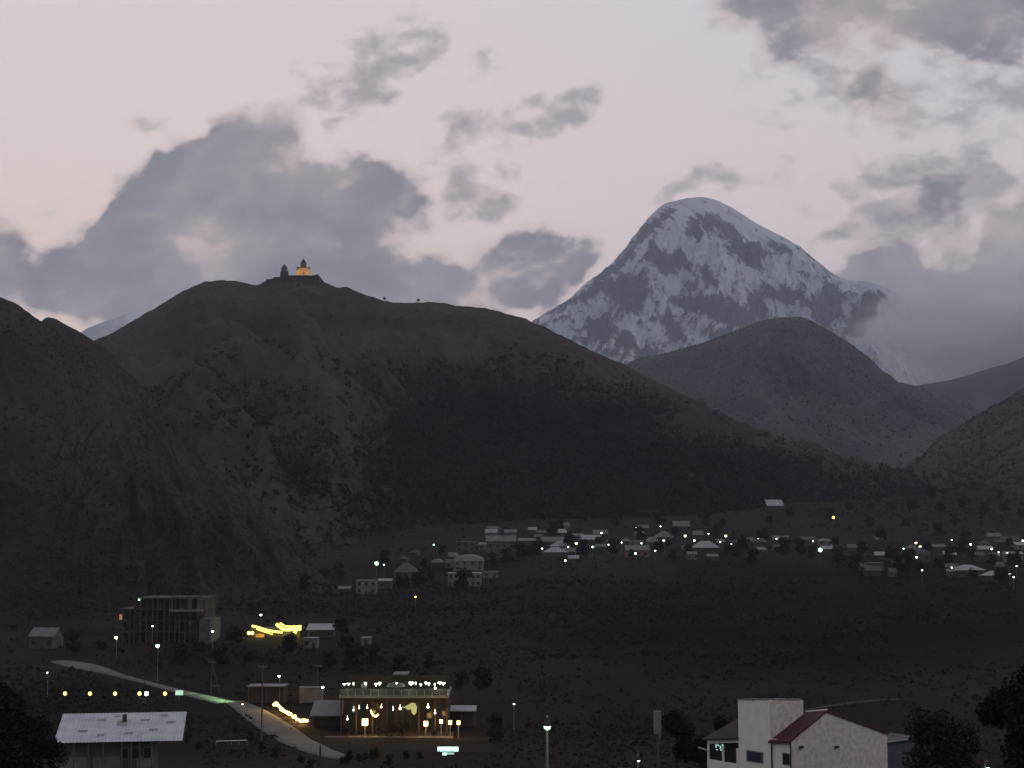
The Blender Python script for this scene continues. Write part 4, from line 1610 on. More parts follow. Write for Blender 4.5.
def build_restaurant():
    o = empty('restaurant', RB, 0, 'two storey restaurant with a green lit roof terrace and warm lanterns at its front', 'restaurant')
    x0, x1 = rx(340), rx(446)
    m = MB()
    m.box(x0, x1, 7.0, 17, -1, rz(700))
    m.build('wall', M_wall_wood, o)
    MB().box(x0 - .2, x1 + .2, 1.0, 17.2, rz(700), rz(697.5)).build('terrace_floor', M_conc, o)
    # terrace parapet of glass and low panels
    p = MB()
    for k in range(14):
        a = x0 + (x1 - x0) * k / 14
        p.box(a + .05, a + (x1 - x0) / 14 - .05, 1.1, 1.2, rz(697.4), rz(691.5))
    p.build('parapet', M_wall_grey, o)
    back = MB().box(x0, x1, 12.5, 12.8, rz(697.4), rz(684.5))
    back.build('terrace_screen', M_wall_wood, o)
    MB().box(rx(388), rx(403), 11, 16, rz(683), rz(681.7)).build('roof', RG, o)
    MB().box(rx(389), rx(402), 12.9, 15.8, rz(697.4), rz(683.003)).build('stair_head', M_wall_dark, o)
    # front columns
    for px in (341, 356, 372, 386, 402, 418, 434, 445.5):
        MB().box(rx(px) - .13, rx(px) + .13, 1.3, 1.56, -.4, rz(700.005)).build('post', M_wall_wood, o)
    # glazing of the ground floor
    for k in range(8):
        a = x0 + (x1 - x0) * (k + .12) / 8
        b = x0 + (x1 - x0) * (k + .88) / 8
        w = MB().box(a, b, 6.9, 6.997, rz(735), rz(708)).build('window', M_wall_wood, o)
        MB().box(a + .15, b - .15, 6.85, 6.895, rz(734), rz(709)).build('pane', M_glass, w)
    # base kerb that catches the lantern light
    MB().box(rx(326), rx(452), -.5, .0, -.8, .18).build('kerb', M_conc, o)
    MB().box(rx(326), rx(452), .004, 7.0, -.8, .05).build('patio', M_conc_dk, o)
    ANCH.append((393, 710, 'the restaurant'))

    # warm lanterns along the patio
    big = [(365, 723, .50, 'big warm lantern at the left of the restaurant patio'), (425, 724.5, .36, 'warm lantern right of the middle of the restaurant patio'),
           (440, 722.5, .29, 'first of three close warm lanterns at the right end of the patio'), (449, 723.5, .29, 'middle of three close warm lanterns at the right end of the patio'),
           (457.5, 722.5, .28, 'last of three close warm lanterns at the right end of the patio')]
    for px, py, r, lab in big:
        l = empty('patio_lantern', RB + Vector((rx(px), -.9 if px > 450 else .8, 0)), 0, lab, 'lantern', 'warm lanterns on the restaurant patio')
        zb = rz(py)
        MB().tube([(0, 0, -.6), (0, 0, zb - r)], .09, .07, 7).build('post', M_metal, l)
        MB().box(-r, r, -r, r, zb - r * 1.25, zb + r * 1.25).build('lamp_glass', G_lantern, l)
        MB().lathe([(r * 1.5, zb + r * 1.25 + .003), (.05, zb + r * 1.8)], 4).build('cap', M_metal_dk, l)
    # small hanging lamps under the terrace
    for i, (px, py, r) in enumerate(((353.5, 711.5, .16), (359, 709.8, .12), (367, 709.5, .13), (381, 708.8, .12), (392.5, 711, .14), (399.5, 710, .24), (427, 708.5, .22), (434, 714.5, .16), (347.5, 720.5, .15))):
        l = MB().ball((0, 0, 0), r, 8, 5)
        l.tube([(0, 0, r * .8), (0, 0, r + .5)], .02, .02, 4)
        ob = l.build('hanging_lamp', glow('pendant_glow', (1, .9, .68), 11))
        ob.location = RB + Vector((rx(px), .9, rz(py)))
        tag(ob, ['first hanging lamp from the left under the terrace', 'second hanging lamp from the left under the terrace', 'third hanging lamp from the left, over the big warm lantern',
                 'hanging lamp just right of the curved neon tube', 'thin pale hanging lamp near the middle under the terrace', 'bright white hanging lamp left of the yellow leaf sign',
                 'bright white hanging lamp right of the yellow leaf sign', 'round hanging lamp above the three close lanterns', 'lowest hanging lamp at the far left of the patio'][i], 'lamp',
            'lamps hanging under the restaurant terrace')
    # terrace lamps
    tl = [(343, 687.2, .30, .05), (347, 687.0, .3, .05), (352, 686.8, .14, .1), (364, 686.6, .2, .1), (374.5, 687.4, .26, .12), (378, 686.4, .26, .12), (395, 686.6, .12, .1), (409.5, 686.4, .38, .2), (414, 686.2, .12, .1),
          (419, 687.6, .2, .06), (424, 686.0, .2, .1), (427, 687.0, .22, .12), (433, 687.4, .12, .1), (438, 686.0, .34, .1), (441.5, 686.6, .34, .1), (433.5, 691.5, .16, .16)]
    for i, (px, py, w, hh) in enumerate(tl):
        ob = MB().box(-w, w, -.06, .06, -hh, hh)
        ob.box(-.04, .04, .06, .14, -hh - .3, hh)
        ob = ob.build('terrace_lamp', G_terr)
        ob.location = RB + Vector((rx(px), 3.0, rz(py)))
        tag(ob, f'greenish terrace lamp, {ORD[i]} from the left along the restaurant roof terrace', 'lamp', 'lamps along the restaurant terrace')
        MB().tube([(0, .1, -hh), (0, .1, -rz(py) + rz(697.3))], .03, .03, 5).build('stem', M_metal_dk, ob)
    # curved neon
    MBn = MB().tube([(rx(370.5), 0, rz(711.5)), (rx(371.5), 0, rz(714.5)), (rx(373.5), 0, rz(717)), (rx(375.5), 0, rz(717.8)), (rx(378), 0, rz(715.8))], .13, .17, 8)
    ob = MBn.build('neon_tube', glow('amber_neon', (1, .72, .18), 7))
    ob.location = RB + Vector((0, .8, 0))
    tag(ob, 'curved amber neon tube above the big warm lantern', 'neon light')
    # leaf shaped lit sign
    ob = MB().prism([(rx(402), rz(708.8)), (rx(406), rz(707.2)), (rx(411), rz(704.5)), (rx(414.5), rz(705.2)), (rx(416), rz(709)), (rx(415.5), rz(714)), (rx(413.5), rz(716.5)), (rx(411), rz(714.2)),
                     (rx(410), rz(710.5)), (rx(407), rz(711.5)), (rx(405.5), rz(709.8))], 0, .35).build('leaf_sign', glow('yellow_green_leaf', (.62, .66, .16), .55))
    ob.location = RB + Vector((0, .7, 0))
    tag(ob, 'yellow green leaf shaped lit sign hanging at the restaurant front', 'sign')
    # parasol and plants on the terrace
    for i, (px, lab) in enumerate(((362, 'closed pale parasol at the left of the restaurant terrace'), (394, 'rounded pale parasol at the middle of the restaurant terrace'))):
        u = empty('parasol', RB + Vector((rx(px), 4.2, rz(697.4))), 0, lab, 'parasol', 'parasols on the restaurant terrace')
        MB().tube([(0, 0, 0), (0, 0, 2.3)], .05, .05, 6).build('pole', M_metal, u)
        if i == 0:
            MB().lathe([(.12, .75), (.55, 1.1), (.62, 1.7), (.1, 2.35)], 8).build('canopy', M_wall_pale, u)
        else:
            MB().lathe([(1.9, 1.35), (1.5, 1.9), (.1, 2.3)], 8).build('canopy', M_wall_grey, u)
    # light of the terrace lamps and the lanterns
    def pt(px, py, dy, e, col, r=.3):
        l = bpy.data.lights.new('lamp_light', 'POINT')
        l.energy = e * .42
        l.color = col
        l.shadow_soft_size = r
        q = bpy.data.objects.new('lamp_light', l)
        COL.objects.link(q)
        q.location = RB + Vector((rx(px), dy, rz(py)))
    for px in (346, 376, 409, 438):
        pt(px, 687, 2.2, 260, (.75, 1, .55))
        pt(px, 689, .2, 90, (.75, 1, .55))
    pt(366, 722, -.9, 1000, (1, .55, .16))
    pt(425, 724, -.9, 800, (1, .55, .16))
    pt(449, 723, -2.2, 1000, (1, .55, .16))
    pt(400, 709, 2.0, 160, (1, .85, .5))
    pt(350, 712, 2.0, 120, (1, .7, .45))


ORD = ['first', 'second', 'third', 'fourth', 'fifth', 'sixth', 'seventh', 'eighth', 'ninth', 'tenth', 'eleventh', 'twelfth', 'thirteenth', 'fourteenth', 'fifteenth', 'last and lowest']
build_restaurant()


def patio_shrub(px, py0, h, w, seed, lab):
    rnd = random.Random(seed)
    o = empty('patio_shrub', RB + Vector((rx(px), .35, .06)), 0, lab, 'shrub', 'shrubs along the restaurant patio')
    MB().lathe([(.28, 0), (.36, .45), (.38, .5)], 9).build('pot', M_wall_dark, o)
    st = MB().tube([(0, 0, .3), (.03, 0, h * .6)], .05, .02, 5)
    st.build('stem', M_bark, o)
    m = MB()
    lobes = [((rnd.uniform(-.3, .3) * w, rnd.uniform(-.2, .2) * w, h * rnd.uniform(.35, .85)), w * rnd.uniform(.25, .42), 1.2) for _ in range(6)]
    leaf_cloud(m, lobes, 420, .11, rnd)
    m.build('foliage', M_leaf, o)


for i, (px, h, w, lab) in enumerate(((391, 3.4, 1.6, 'tall dark shrub left of middle on the restaurant patio'), (399, 3.0, 2.0, 'broad dark shrub in the middle of the restaurant patio'),
                                     (408, 3.2, 1.7, 'dark shrub under the yellow leaf sign'), (348, 2.4, 1.3, 'dark shrub at the far left of the restaurant patio'),
                                     (379, 2.0, 1.2, 'small shrub right of the big warm lantern'), (433, 1.8, 1.1, 'small shrub between the lanterns at the right of the patio'))):
    patio_shrub(px, 0, h, w, 40 + i, lab)


def flat_shelter(name, px0, px1, ytop, ybase, rm, wm, d, label, cat, back=True, posts=True, slope=.0):
    b = hit((px0 + px1) / 2, ybase)
    s = b.y / F
    w = (px1 - px0) * s
    h = (ybase - ytop) * s
    o = empty(name, b, 0, label, cat)
    r = MB()
    r.add([(-w / 2, -.3, h - .2), (w / 2, -.3, h - .2), (w / 2, d, h - .2 + slope), (-w / 2, d, h - .2 + slope), (-w / 2, -.3, h), (w / 2, -.3, h), (w / 2, d, h + slope), (-w / 2, d, h + slope)],
          [(3, 2, 1, 0), (4, 5, 6, 7), (0, 1, 5, 4), (1, 2, 6, 5), (2, 3, 7, 6), (3, 0, 4, 7)])
    r.build('roof', rm, o)
    if back:
        MB().box(-w / 2 + .3, w / 2 - .3, d * .45, d - .2, -.6, h - .22).build('wall', wm, o)
    if posts:
        for x in (-w / 2 + .3, 0, w / 2 - .3):
            MB().tube([(x, .1, -.6), (x, .1, h - .2)], .1, .1, 6).build('post', M_woodpole, o)
    ANCH.append(((px0 + px1) / 2, (ytop + ybase) / 2, label.split(' beside')[0]))
    return o


flat_shelter('roadside_shelter', 247, 285, 686.5, 704, RG, WD, 5, 'open roadside shelter with a thin pale flat roof above the gold string lights', 'shelter')
flat_shelter('restaurant_side_shed', 447, 476, 711, 728, RP, WD, 5, 'low open shed with a thin pale roof at the right end of the restaurant', 'shed', slope=.4)
flat_shelter('outbuilding', 310, 342, 716, 730, RG, WD, 7, 'outbuilding with a broad grey sloping roof left of the restaurant', 'outbuilding', posts=False, slope=2.1)


def build_container():
    b = hit(310.5, 704)
    s = b.y / F
    o = empty('site_container', b, R(3), 'pale box container behind the gold string lights', 'container')
    w = 22 * s
    h = 15 * s
    m = MB().box(-w / 2, w / 2, 0, 2.6, .2, h)
    m.build('body', M_wall_pale, o)
    rib = MB()
    for k in range(12):
        x = -w / 2 + w * (k + .5) / 12
        rib.box(x - .06, x + .06, -.05, -.002, .3, h - .1)
    rib.build('ribbing', M_wall_pale, o)
    MB().box(-w / 2 - .1, w / 2 + .1, -.1, 2.7, h + .002, h + .15).build('roof', RG, o)
    f = MB()
    for x in (-w / 2 + .3, w / 2 - .3):
        f.box(x - .2, x + .2, .2, 2.4, -.5, .198)
    f.build('foot', M_conc, o)


build_container()


# gold string lights along the road edge -------------------------------------------------------------
def build_string():
    pts = [(273, 704.6), (277.5, 703.6), (280, 707), (284, 711), (288, 713), (292, 715.6), (296, 718), (300, 720.5), (304, 720.2), (309, 721.6)]
    a = hit(273, 709.5)
    b = hit(309, 726.5)
    o = empty('string_lights', a, 0, 'swag of gold string lights on posts along the road edge', 'string lights')
    dense = []
    for i in range(len(pts) - 1):
        for k in range(3):
            t = k / 3
            dense.append((pts[i][0] * (1 - t) + pts[i + 1][0] * t, pts[i][1] * (1 - t) + pts[i + 1][1] * t + (.9 if k == 1 else -.5 if k == 2 else 0)))
    ws = []
    for (px, py) in dense:
        t = (px - 273) / 36
        Y = a.y + (b.y - a.y) * t
        q = P(px, py, Y) - a
        ws.append(q)
    MB().tube(ws, .03, .03, 5).build('wire', M_metal_dk, o)
    for i, q in enumerate(ws):
        r = .15 + .24 * ((i * 7) % 5) / 4
        MB().ball((q.x, q.y, q.z), r, 8, 5).build('bulb', G_gold, o)
    for i in (0, 9, 18, len(ws) - 1):
        q = ws[i]
        g = gz(a.x + q.x, a.y + q.y) - a.z
        MB().tube([(q.x, q.y + .05, g - .4), (q.x, q.y + .05, q.z + .25)], .06, .05, 6).build('post', M_woodpole, o)
    for i in (2, 8, 14, 20, 25):
        l = bpy.data.lights.new('string_glow', 'POINT')
        l.energy = 420
        l.color = (1, .55, .14)
        l.shadow_soft_size = .4
        q = bpy.data.objects.new('string_glow', l)
        COL.objects.link(q)
        q.location = a + ws[min(i, len(ws) - 1)] + Vector((-.6, -.6, .1))


build_string()

G_row = glow('yellow_row_lamp', (1.0, .70, .16), 4.2)
# row of yellow lamps under the lane ----------------------------------------------------------------
for i, (px, mat, lab) in enumerate(((65, G_row, 'leftmost yellow lamp of the low row under the pale lane'), (90, G_row, 'second yellow lamp of the low row under the pale lane'),
                                    (115, G_row, 'third yellow lamp of the low row under the pale lane'), (139.5, G_row, 'fourth yellow lamp, touching the white lamp of the low row'),
                                    (146.5, G_white, 'white green lamp squeezed between the last two yellow lamps of the low row'), (165, G_row, 'rightmost yellow lamp of the low row, beside the small lit box'))):
    g = hit(px, 694, 1.6)
    o = empty('low_lamp', g, 0, lab, 'lamp', 'row of low yellow lamps')
    MB().tube([(0, 0, -.5), (0, 0, 1.4)], .08, .07, 7).build('post', M_metal_dk, o)
    MB().ball((0, 0, 1.68), .42 if px != 146.5 else .46, 10, 6).build('bulb', mat, o, True)
    MB().lathe([(.40, 2.09), (.1, 2.24)], 8).build('cap', M_metal_dk, o)
    ANCH.append((px, 694, 'the low lamp row'))


def build_lightbox():
    g = hit(179, 700)
    s = g.y / F
    o = empty('lit_box', g, 0, 'small greenish white lit box on a post right of the yellow lamp row', 'sign')
    MB().tube([(0, .06, -.5), (0, .06, (700 - 696) * s)], .07, .07, 6).build('post', M_metal, o)
    MB().box(-3.6 * s, 3.8 * s, -.12, .12, (700 - 695.4) * s, (700 - 690.9) * s).build('panel', glow('pale_green_panel', (.55, .85, .66), .85), o)
    # green white lamp at the lane end
    g = hit(226.5, 705)
    o = empty('lane_lamp', g + Vector((0, -1.6, 0)), 0, 'low green lamp at the end of the pale lane lighting its surface', 'lamp')
    MB().tube([(0, 0, -.5), (0, 0, 1.6)], .06, .05, 6).build('post', M_metal, o)
    MB().box(-.35, .35, -.1, .25, 1.6, 1.75).build('lamp_head', M_metal_dk, o)
    for (qx, qy, e) in ((225, 702.6, 620), (219, 701.0, 480), (212, 699.0, 330), (204, 696.8, 240), (194, 694.6, 160)):  # added unseen spots, carry the lamp's green light along the lane
        l = bpy.data.lights.new('lane_fill', 'SPOT')
        l.energy = e * 1.6
        l.color = (.45, 1, .42)
        l.spot_size = R(120)
        l.spot_blend = .6
        l.shadow_soft_size = .2
        q = bpy.data.objects.new('lane_fill', l)
        COL.objects.link(q)
        q.location = hit(qx, qy) + Vector((0, 0, 2.2))


build_lightbox()


# teal illuminated sign ------------------------------------------------------------------------------
def build_sign():
    g = hit(448, 762)
    s = g.y / F
    o = empty('illuminated_sign', g, 0, 'teal white illuminated sign board in front of the restaurant', 'sign')
    def z(py):
        return (762 - py) * s
    for x in (-7, 7):
        MB().tube([(x * s, .12, -.5), (x * s, .12, z(747))], .06, .06, 6).build('post', M_metal_dk, o)
    MB().box(-10.8 * s, 10.4 * s, 0, .2, z(752.4), z(747.0)).build('frame', M_metal_dk, o)
    MB().box(-10.4 * s, 10.0 * s, -.03, -.003, z(752.0), z(747.4)).build('panel', glow('teal_panel', (.16, .36, .33), 1.0), o)
    # letter strokes: illegible upright capitals
    rnd = random.Random(5)
    glyphs = ['H', 'U', 'M', 'P', 'E', 'T', 'T', 'E']
    # upper line of capitals, unreadable in the photograph: solid upright strokes and bars
    lt = glow('sign_letters', (.62, 1.0, .92), 2.6)
    x = -10.0
    row = MB()
    shapes = [(1.9, 'p'), (1.6, 'u'), (2.3, 'm'), (1.8, 'p'), (1.6, 'e'), (1.9, 'r'), (1.6, 't'), (1.3, 'i'), (1.8, 'e'), (1.7, 'o')]
    zt, zb = z(747.6), z(751.8)
    zm = (zt + zb) / 2
    bw = .55
    for w, k in shapes:
        a, b = x * s, (x + w) * s
        def bar(xa, xb, za, zc):
            row.box(xa, xb, -.06, -.033, za, zc)
        q = bw * s
        if k in 'pure':
            bar(a, a + q, zb, zt)
        if k == 'p' or k == 'r':
            bar(a + q, b, zt - q, zt); bar(b - q, b, zm, zt - q); bar(a + q, b - q, zm - .1, zm)
            if k == 'r':
                bar(b - q, b, zb, zm - .12)
        elif k == 'u':
            bar(b - q, b, zb, zt); bar(a + q, b - q, zb, zb + q)
        elif k == 'm':
            bar(a, a + q, zb, zt); bar(b - q, b, zb, zt); bar((a + b) / 2 - q / 2, (a + b) / 2 + q / 2, zm, zt)
        elif k == 'e':
            bar(a + q, b, zt - q, zt); bar(a + q, b - .05, zm - q / 2, zm + q / 2); bar(a + q, b, zb, zb + q)
        elif k == 't':
            bar(a, b, zt - q, zt); bar((a + b) / 2 - q / 2, (a + b) / 2 + q / 2, zb, zt - q)
        elif k == 'i':
            bar(a + .3 * s, a + .3 * s + q, zb, zt)
        else:
            bar(a, a + q, zb, zt); bar(b - q, b, zb, zt); bar(a + q, b - q, zt - q, zt); bar(a + q, b - q, zb, zb + q)
        x += w + .28
    row.build('lettering', lt, o)
    MB().box(-5.6 * s, -1.2 * s, -.05, .1, z(755.8), z(752.9)).build('lower_panel', glow('lower_panel', (.55, .85, .72), 1.1), o)
    MB().box(-1.1 * s, 6.0 * s, -.05, .1, z(754.9), z(753.0)).build('lower_panel', glow('lower_panel_dim', (.40, .60, .50), .8), o)
    l = bpy.data.lights.new('sign_glow', 'POINT')
    l.energy = 25
    l.color = (.4, 1, .85)
    q = bpy.data.objects.new('sign_glow', l)
    COL.objects.link(q)
    q.location = g + Vector((0, -1.5, z(750)))


build_sign()


# ------------------------------------------------------------------ foreground house with a rust streaked pale roof
def build_left_house():
    Y = 190
    b = Vector(((118 - 512) / F * Y * 1.0, Y, 0))
    s = Y / F
    b.z = P(118, 771, Y).z
    b.x = P(118, 745, Y).x
    o = empty('long_house', b, R(8), 'long low house with a pale patched metal roof at the lower left', 'house')
    def z(py):
        return P(118, py, Y).z - b.z
    x0, x1 = -61 * s, 62 * s
    d = 7.0
    he = z(741.5)
    MB().box(-58 * s, 34 * s, .5, d, -1.5, he).build('wall', M_wall_grey, o)
    M_r = surf('patched_pale_roof', (.54, .57, .61), .7, 0, .55, col2=(.36, .38, .41), stretch=(1, 1.6, 1), detail=8)
    rise = z(722) - he
    n = 36
    r = MB()
    # corrugated slope with a slightly ragged lower edge
    rnd = random.Random(3)
    vs = []
    for i in range(n * 2 + 1):
        x = x0 + (x1 - x0) * i / (n * 2)
        zz = .05 * (i % 2)
        vs += [(x, -.4 + rnd.uniform(-.1, .1) * (i // 6 % 2), he + zz), (x, d * .95, he + rise * 1.12 + zz), (x, d * 1.9, he + zz - .2)]
    fs = []
    for i in range(n * 2):
        fs += [(3 * i, 3 * i + 3, 3 * i + 4, 3 * i + 1), (3 * i + 1, 3 * i + 4, 3 * i + 5, 3 * i + 2)]
    r.add(vs, fs)
    r.build('roof', M_r, o)
    for x in (x0 + .3, x1 - .3):
        MB().add([(x, -.2, he - .1), (x, d * 1.85, he - .2), (x, d * .95, he + rise * 1.08)], [(0, 1, 2)]).build('gable', M_wall_wood, o)
    # rusty patches: separate repair sheets lying on the slope
    rust = surf('rusty_sheet', (.34, .33, .33), .85, .4, 1.5)
    slope = rise * 1.12 / (d * .95 + .4)
    for (px, t, w, hgt) in ((82, .35, 9, .10), (97, .72, 8, .12), (100, .20, 7, .1), (118, .55, 10, .22), (127, .25, 8, .1), (140, .7, 9, .1), (150, .35, 8, .1), (166, .6, 8, .12), (112, .85, 6, .08), (158, .85, 7, .08)):
        xa = (px - w / 2 - 118) * s
        xb = (px + w / 2 - 118) * s
        L = d * .95 + .4
        ya = -.4 + L * t
        yb = ya + L * hgt * .6
        za = he + slope * (ya + .4) + .075
        zb = he + slope * (yb + .4) + .075
        MB().add([(xa, ya, za), (xb, ya, za), (xb, yb, zb), (xa, yb, zb)], [(0, 1, 2, 3)]).build('roof_patch', rust, o)
    # front: pale rendered panels between dark openings
    for (a, c) in ((-64, -30), (-24, 2), (18, 34)):
        MB().box(a * s, c * s, .40, .497, z(769), z(757)).build('front_panel', M_wall_pale, o)
    for px in (62, 76, 90, 104, 122, 131, 139, 151):
        MB().box((px - 118) * s - .09, (px - 118) * s + .09, -.2, -.05, -1.2, he - .05).build('post', M_woodpole, o)
    for px in (124, 135, 146):
        w = MB().box((px - 118) * s - .55, (px - 118) * s + .55, .42, .498, z(760), z(748)).build('window', M_wall_pale, o)
        MB().box((px - 118) * s - .42, (px - 118) * s + .42, .38, .417, z(759), z(749)).build('pane', M_glass, w)
    ch = MB().box((118 - 118) * s, (118 - 118) * s + .5, d * .6, d * .6 + .5, he + 1.5, he + rise + .35)
    ch.build('chimney', M_wall_dark, o)
    ANCH.append((118, 735, 'the long low house'))


build_left_house()


# ------------------------------------------------------------------ white house lower right
def build_white_house():
    Y = 120.0
    a = R(38)
    corner = P(791, 741, Y)              # front eave corner shared by gable wall and side wall
    s = Y / F
    zb = -30.0                           # wall foot (below the frame)
    gx = gz(corner.x, corner.y)
    o = empty('white_house', (corner.x, corner.y, gx), a, 'white rendered house with a red brown gable roof, square tower and glazed porch', 'house')
    C0 = o.location
    # local axes: +x along the gable (right), +y along the ridge (away)
    ca, sa = math.cos(a), math.sin(a)
    def z(py, k=1.0):
        return P(791, py, Y * k).z - C0.z
    def loc(px, py, yl):
        """point of the photo on the local plane y = yl"""
        d = ray(px, py)
        # solve d*t with (-sin a)*x + cos a*y (local y) = yl
        t = (yl + (-sa * C0.x + ca * C0.y)) / (-sa * d.x + ca * d.y)
        q = d * t - C0
        return (ca * q.x + sa * q.y, q.z)
    def locx(px, py, xl):
        d = ray(px, py)
        t = (xl + (ca * C0.x + sa * C0.y)) / (ca * d.x + sa * d.y)
        q = d * t - C0
        return (-sa * q.x + ca * q.y, q.z)
    xe, ze = loc(887, 734, 0)            # right eave
    xr, zr = loc(826, 712, 0)            # ridge
    he = z(741)
    # depth of the roofed part from the rear end of the eave line
    dep = locx(771, 741, 0)[0]
    dep = max(2.0, min(dep, 6.5))
    zlow = zb - C0.z
    body = MB()
    body.prism([(0, zlow), (xe, zlow), (xe, ze), (xr, zr), (0, he)], 0, .35)
    body.box(.02, xe - .02, .352, dep, zlow, min(he, ze) - .5)
    body.build('gable_wall', M_wall_shaded, o)
    side = MB().box(-.05, -.003, .03, dep, zlow, he - .02)
    side.build('side_wall', M_wall_white, o)
    # roof slabs
    r = MB()
    t = .16
    def slab(p0, p1, y0, y1):
        (xa, za), (xb, zb2) = p0, p1
        r.add([(xa, y0, za), (xb, y0, zb2), (xb, y1, zb2), (xa, y1, za), (xa, y0, za + t), (xb, y0, zb2 + t), (xb, y1, zb2 + t), (xa, y1, za + t)],
              [(3, 2, 1, 0), (4, 5, 6, 7), (0, 1, 5, 4), (1, 2, 6, 5), (2, 3, 7, 6), (3, 0, 4, 7)])
    sl = (zr - he) / xr
    zrb = loc(803, 712.3, dep)[1] - t
    xrb = xr - .002
    hb = locx(771, 741, 0)[1] - .0
    e0 = -.35
    za_, zb_ = he - .35 * sl + .003, min(he, hb) - .35 * sl + .003
    r.add([(e0, -.12, za_), (xrb, -.12, zr + .003), (xrb, dep - .004, zrb), (e0, dep - .004, zb_), (e0, -.12, za_ + t), (xrb, -.12, zr + t), (xrb, dep - .004, zrb + t), (e0, dep - .004, zb_ + t)],
          [(3, 2, 1, 0), (4, 5, 6, 7), (0, 1, 5, 4), (1, 2, 6, 5), (2, 3, 7, 6), (3, 0, 4, 7)])
    sr = (ze - zr) / (xe - xr)
    slab((xr + .002, zr + .003), (xe + .12, ze + .12 * sr + .003), -.12, .9)
    r.build('roof', M_roof_red, o)
    MB().tube([(xr, -.1, zr + t + .03), (xr, dep - .02, zrb + t + .03)], .07, .07, 6).build('ridge_cap', M_wall_white, o)
    # tower behind the left slope
    xt, zt = loc(803, 700.5, dep)
    y2 = locx(738, 700, -.02)[0]
    y2 = min(y2, dep + 7.0)
    zt0 = loc(769, 700, dep)[1]
    tw = MB()
    back_drop = locx(769, 700, -.03)[1] - locx(738, 700.5, -.03)[1]
    zt_r = loc(803, 700.5, dep)[1]
    vs = [(-.03, dep, zlow), (xt, dep, zlow), (xt, y2, zlow), (-.03, y2, zlow), (-.03, dep, zt0), (xt, dep, zt_r), (xt, y2, zt_r - back_drop), (-.03, y2, zt0 - back_drop)]
    tw.add(vs, [(3, 2, 1, 0), (4, 5, 6, 7), (0, 1, 5, 4), (1, 2, 6, 5), (2, 3, 7, 6), (3, 0, 4, 7)])
    T = tw.build('tower', M_wall_white, o)
    sk = MB().prism([(.0, zlow), (xt - .03, zlow), (xt - .03, zt_r - .06), (.0, zt0 - .06)], dep - .04, dep - .005)  # skin over the tower's gable-side face, carries its shade as a darker colour
    sk.build('tower_shade_skin', M_wall_shaded, o)
    # uneven tile edge along the tower top
    cp = MB()
    rnd = random.Random(4)
    k = 0
    y = dep + .05
    while y < y2 - .1:
        zz = zt0 - back_drop * (y - dep) / (y2 - dep)
        cp.box(-.10, .16, y, y + .24, zz + .004, zz + rnd.uniform(.05, .11))
        y += .27
    x = .2
    while x < xt - .2:
        zx = zt0 + (zt_r - zt0) * x / xt
        cp.box(x, x + .24, dep - .08, dep + .2, zx + .002, zx + rnd.uniform(.06, .12))
        x += .27
    cp.build('coping', M_conc, T)
    # tower window
    yw, zw = locx(755, 756.5, -.03)
    fr = MB().box(-.10, -.034, yw - .88, yw + .88, zw - .46, zw + .44).build('window', M_conc, o)
    MB().box(-.13, -.103, yw - .76, yw + .76, zw - .37, zw + .35).build('pane', glass('tower_pane', (.05, .055, .085)), fr)
    # side wall small window and downpipe
    yw, zw = locx(788, 759, -.05)
    fr = MB().box(-.09, -.053, yw - .25, yw + .55, zw - .50, zw + .45).build('window', M_conc, o)
    MB().box(-.11, -.093, yw - .17, yw + .47, zw - .42, zw + .37).build('pane', M_glass, fr)
    MB().tube([(-.11, -.05, zlow), (-.11, -.05, he - .1)], .06, .06, 7).build('downpipe', M_metal_dk, o)
    MB().tube([(-.11, dep - .15, zlow), (-.11, dep - .15, he - .1)], .06, .06, 7).build('downpipe', M_metal_dk, o)
    # vents in the gable
    for px in (800.5, 836):
        xv, zv = loc(px, 747, 0)
        MB().box(xv - .2, xv + .22, -.14, .01, zv - .09, zv + .09).build('vent', M_metal_dk, o)
    # blue grey wing on the right
    xw, zw = loc(918, 737, 2.5)
    wg = MB()
    wg.box(xe + .01, xw, 2.5, 9, zlow, zw - .15)
    wg.build('wing', surf('blue_grey_panel', (.085, .095, .125), .8, .25, .8), o)
    MB().box(xe + .35, xw + .3, 2.32, 9.3, zw - .146, zw - .02).build('wing_roof', M_roof_dark, o)
    MB().tube([(xe + .35, 2.26, zw - .04), (xw + .3, 2.26, zw - .04)], .05, .05, 6).build('gutter', M_metal, o)
    # low glazed wing running on behind the tower, flush with its left face
    y3, zfb = locx(707, 740.5, -.03)
    y2b, zfa = locx(738, 739.5, -.03)
    ya = y2 + .01
    wd = 4.2
    zs_a = locx(737, 764, -.03)[1]
    def quadbox(y0, y1, xA, xB, za0, za1, zb0, zb1):
        """box between y0 and y1 whose bottom and top run from (za0, za1) to (zb0, zb1)"""
        return [(xA, y0, za0), (xB, y0, za0), (xB, y1, zb0), (xA, y1, zb0), (xA, y0, za1), (xB, y0, za1), (xB, y1, zb1), (xA, y1, zb1)], \
               [(3, 2, 1, 0), (4, 5, 6, 7), (0, 1, 5, 4), (1, 2, 6, 5), (2, 3, 7, 6), (3, 0, 4, 7)]
    fr = MB()
    fr.add(*quadbox(ya, y3, -.03, wd, zlow, zs_a, zlow, zs_a))
    fr.add(*quadbox(ya, y3, -.03, wd, zfa - .25, zfa, zfb - .25, zfb))
    for px in (708, 722.8, 737.2):
        yy = min(max(locx(px, 750, -.03)[0], ya + .12), y3 - .12)
        fr.add(*quadbox(yy - .11, yy + .11, -.025, .2, zs_a + .002, min(zfa, zfb) - .252, zs_a + .002, min(zfa, zfb) - .252))
    fr.build('porch_frame', M_wall_white, o)
    n = 6
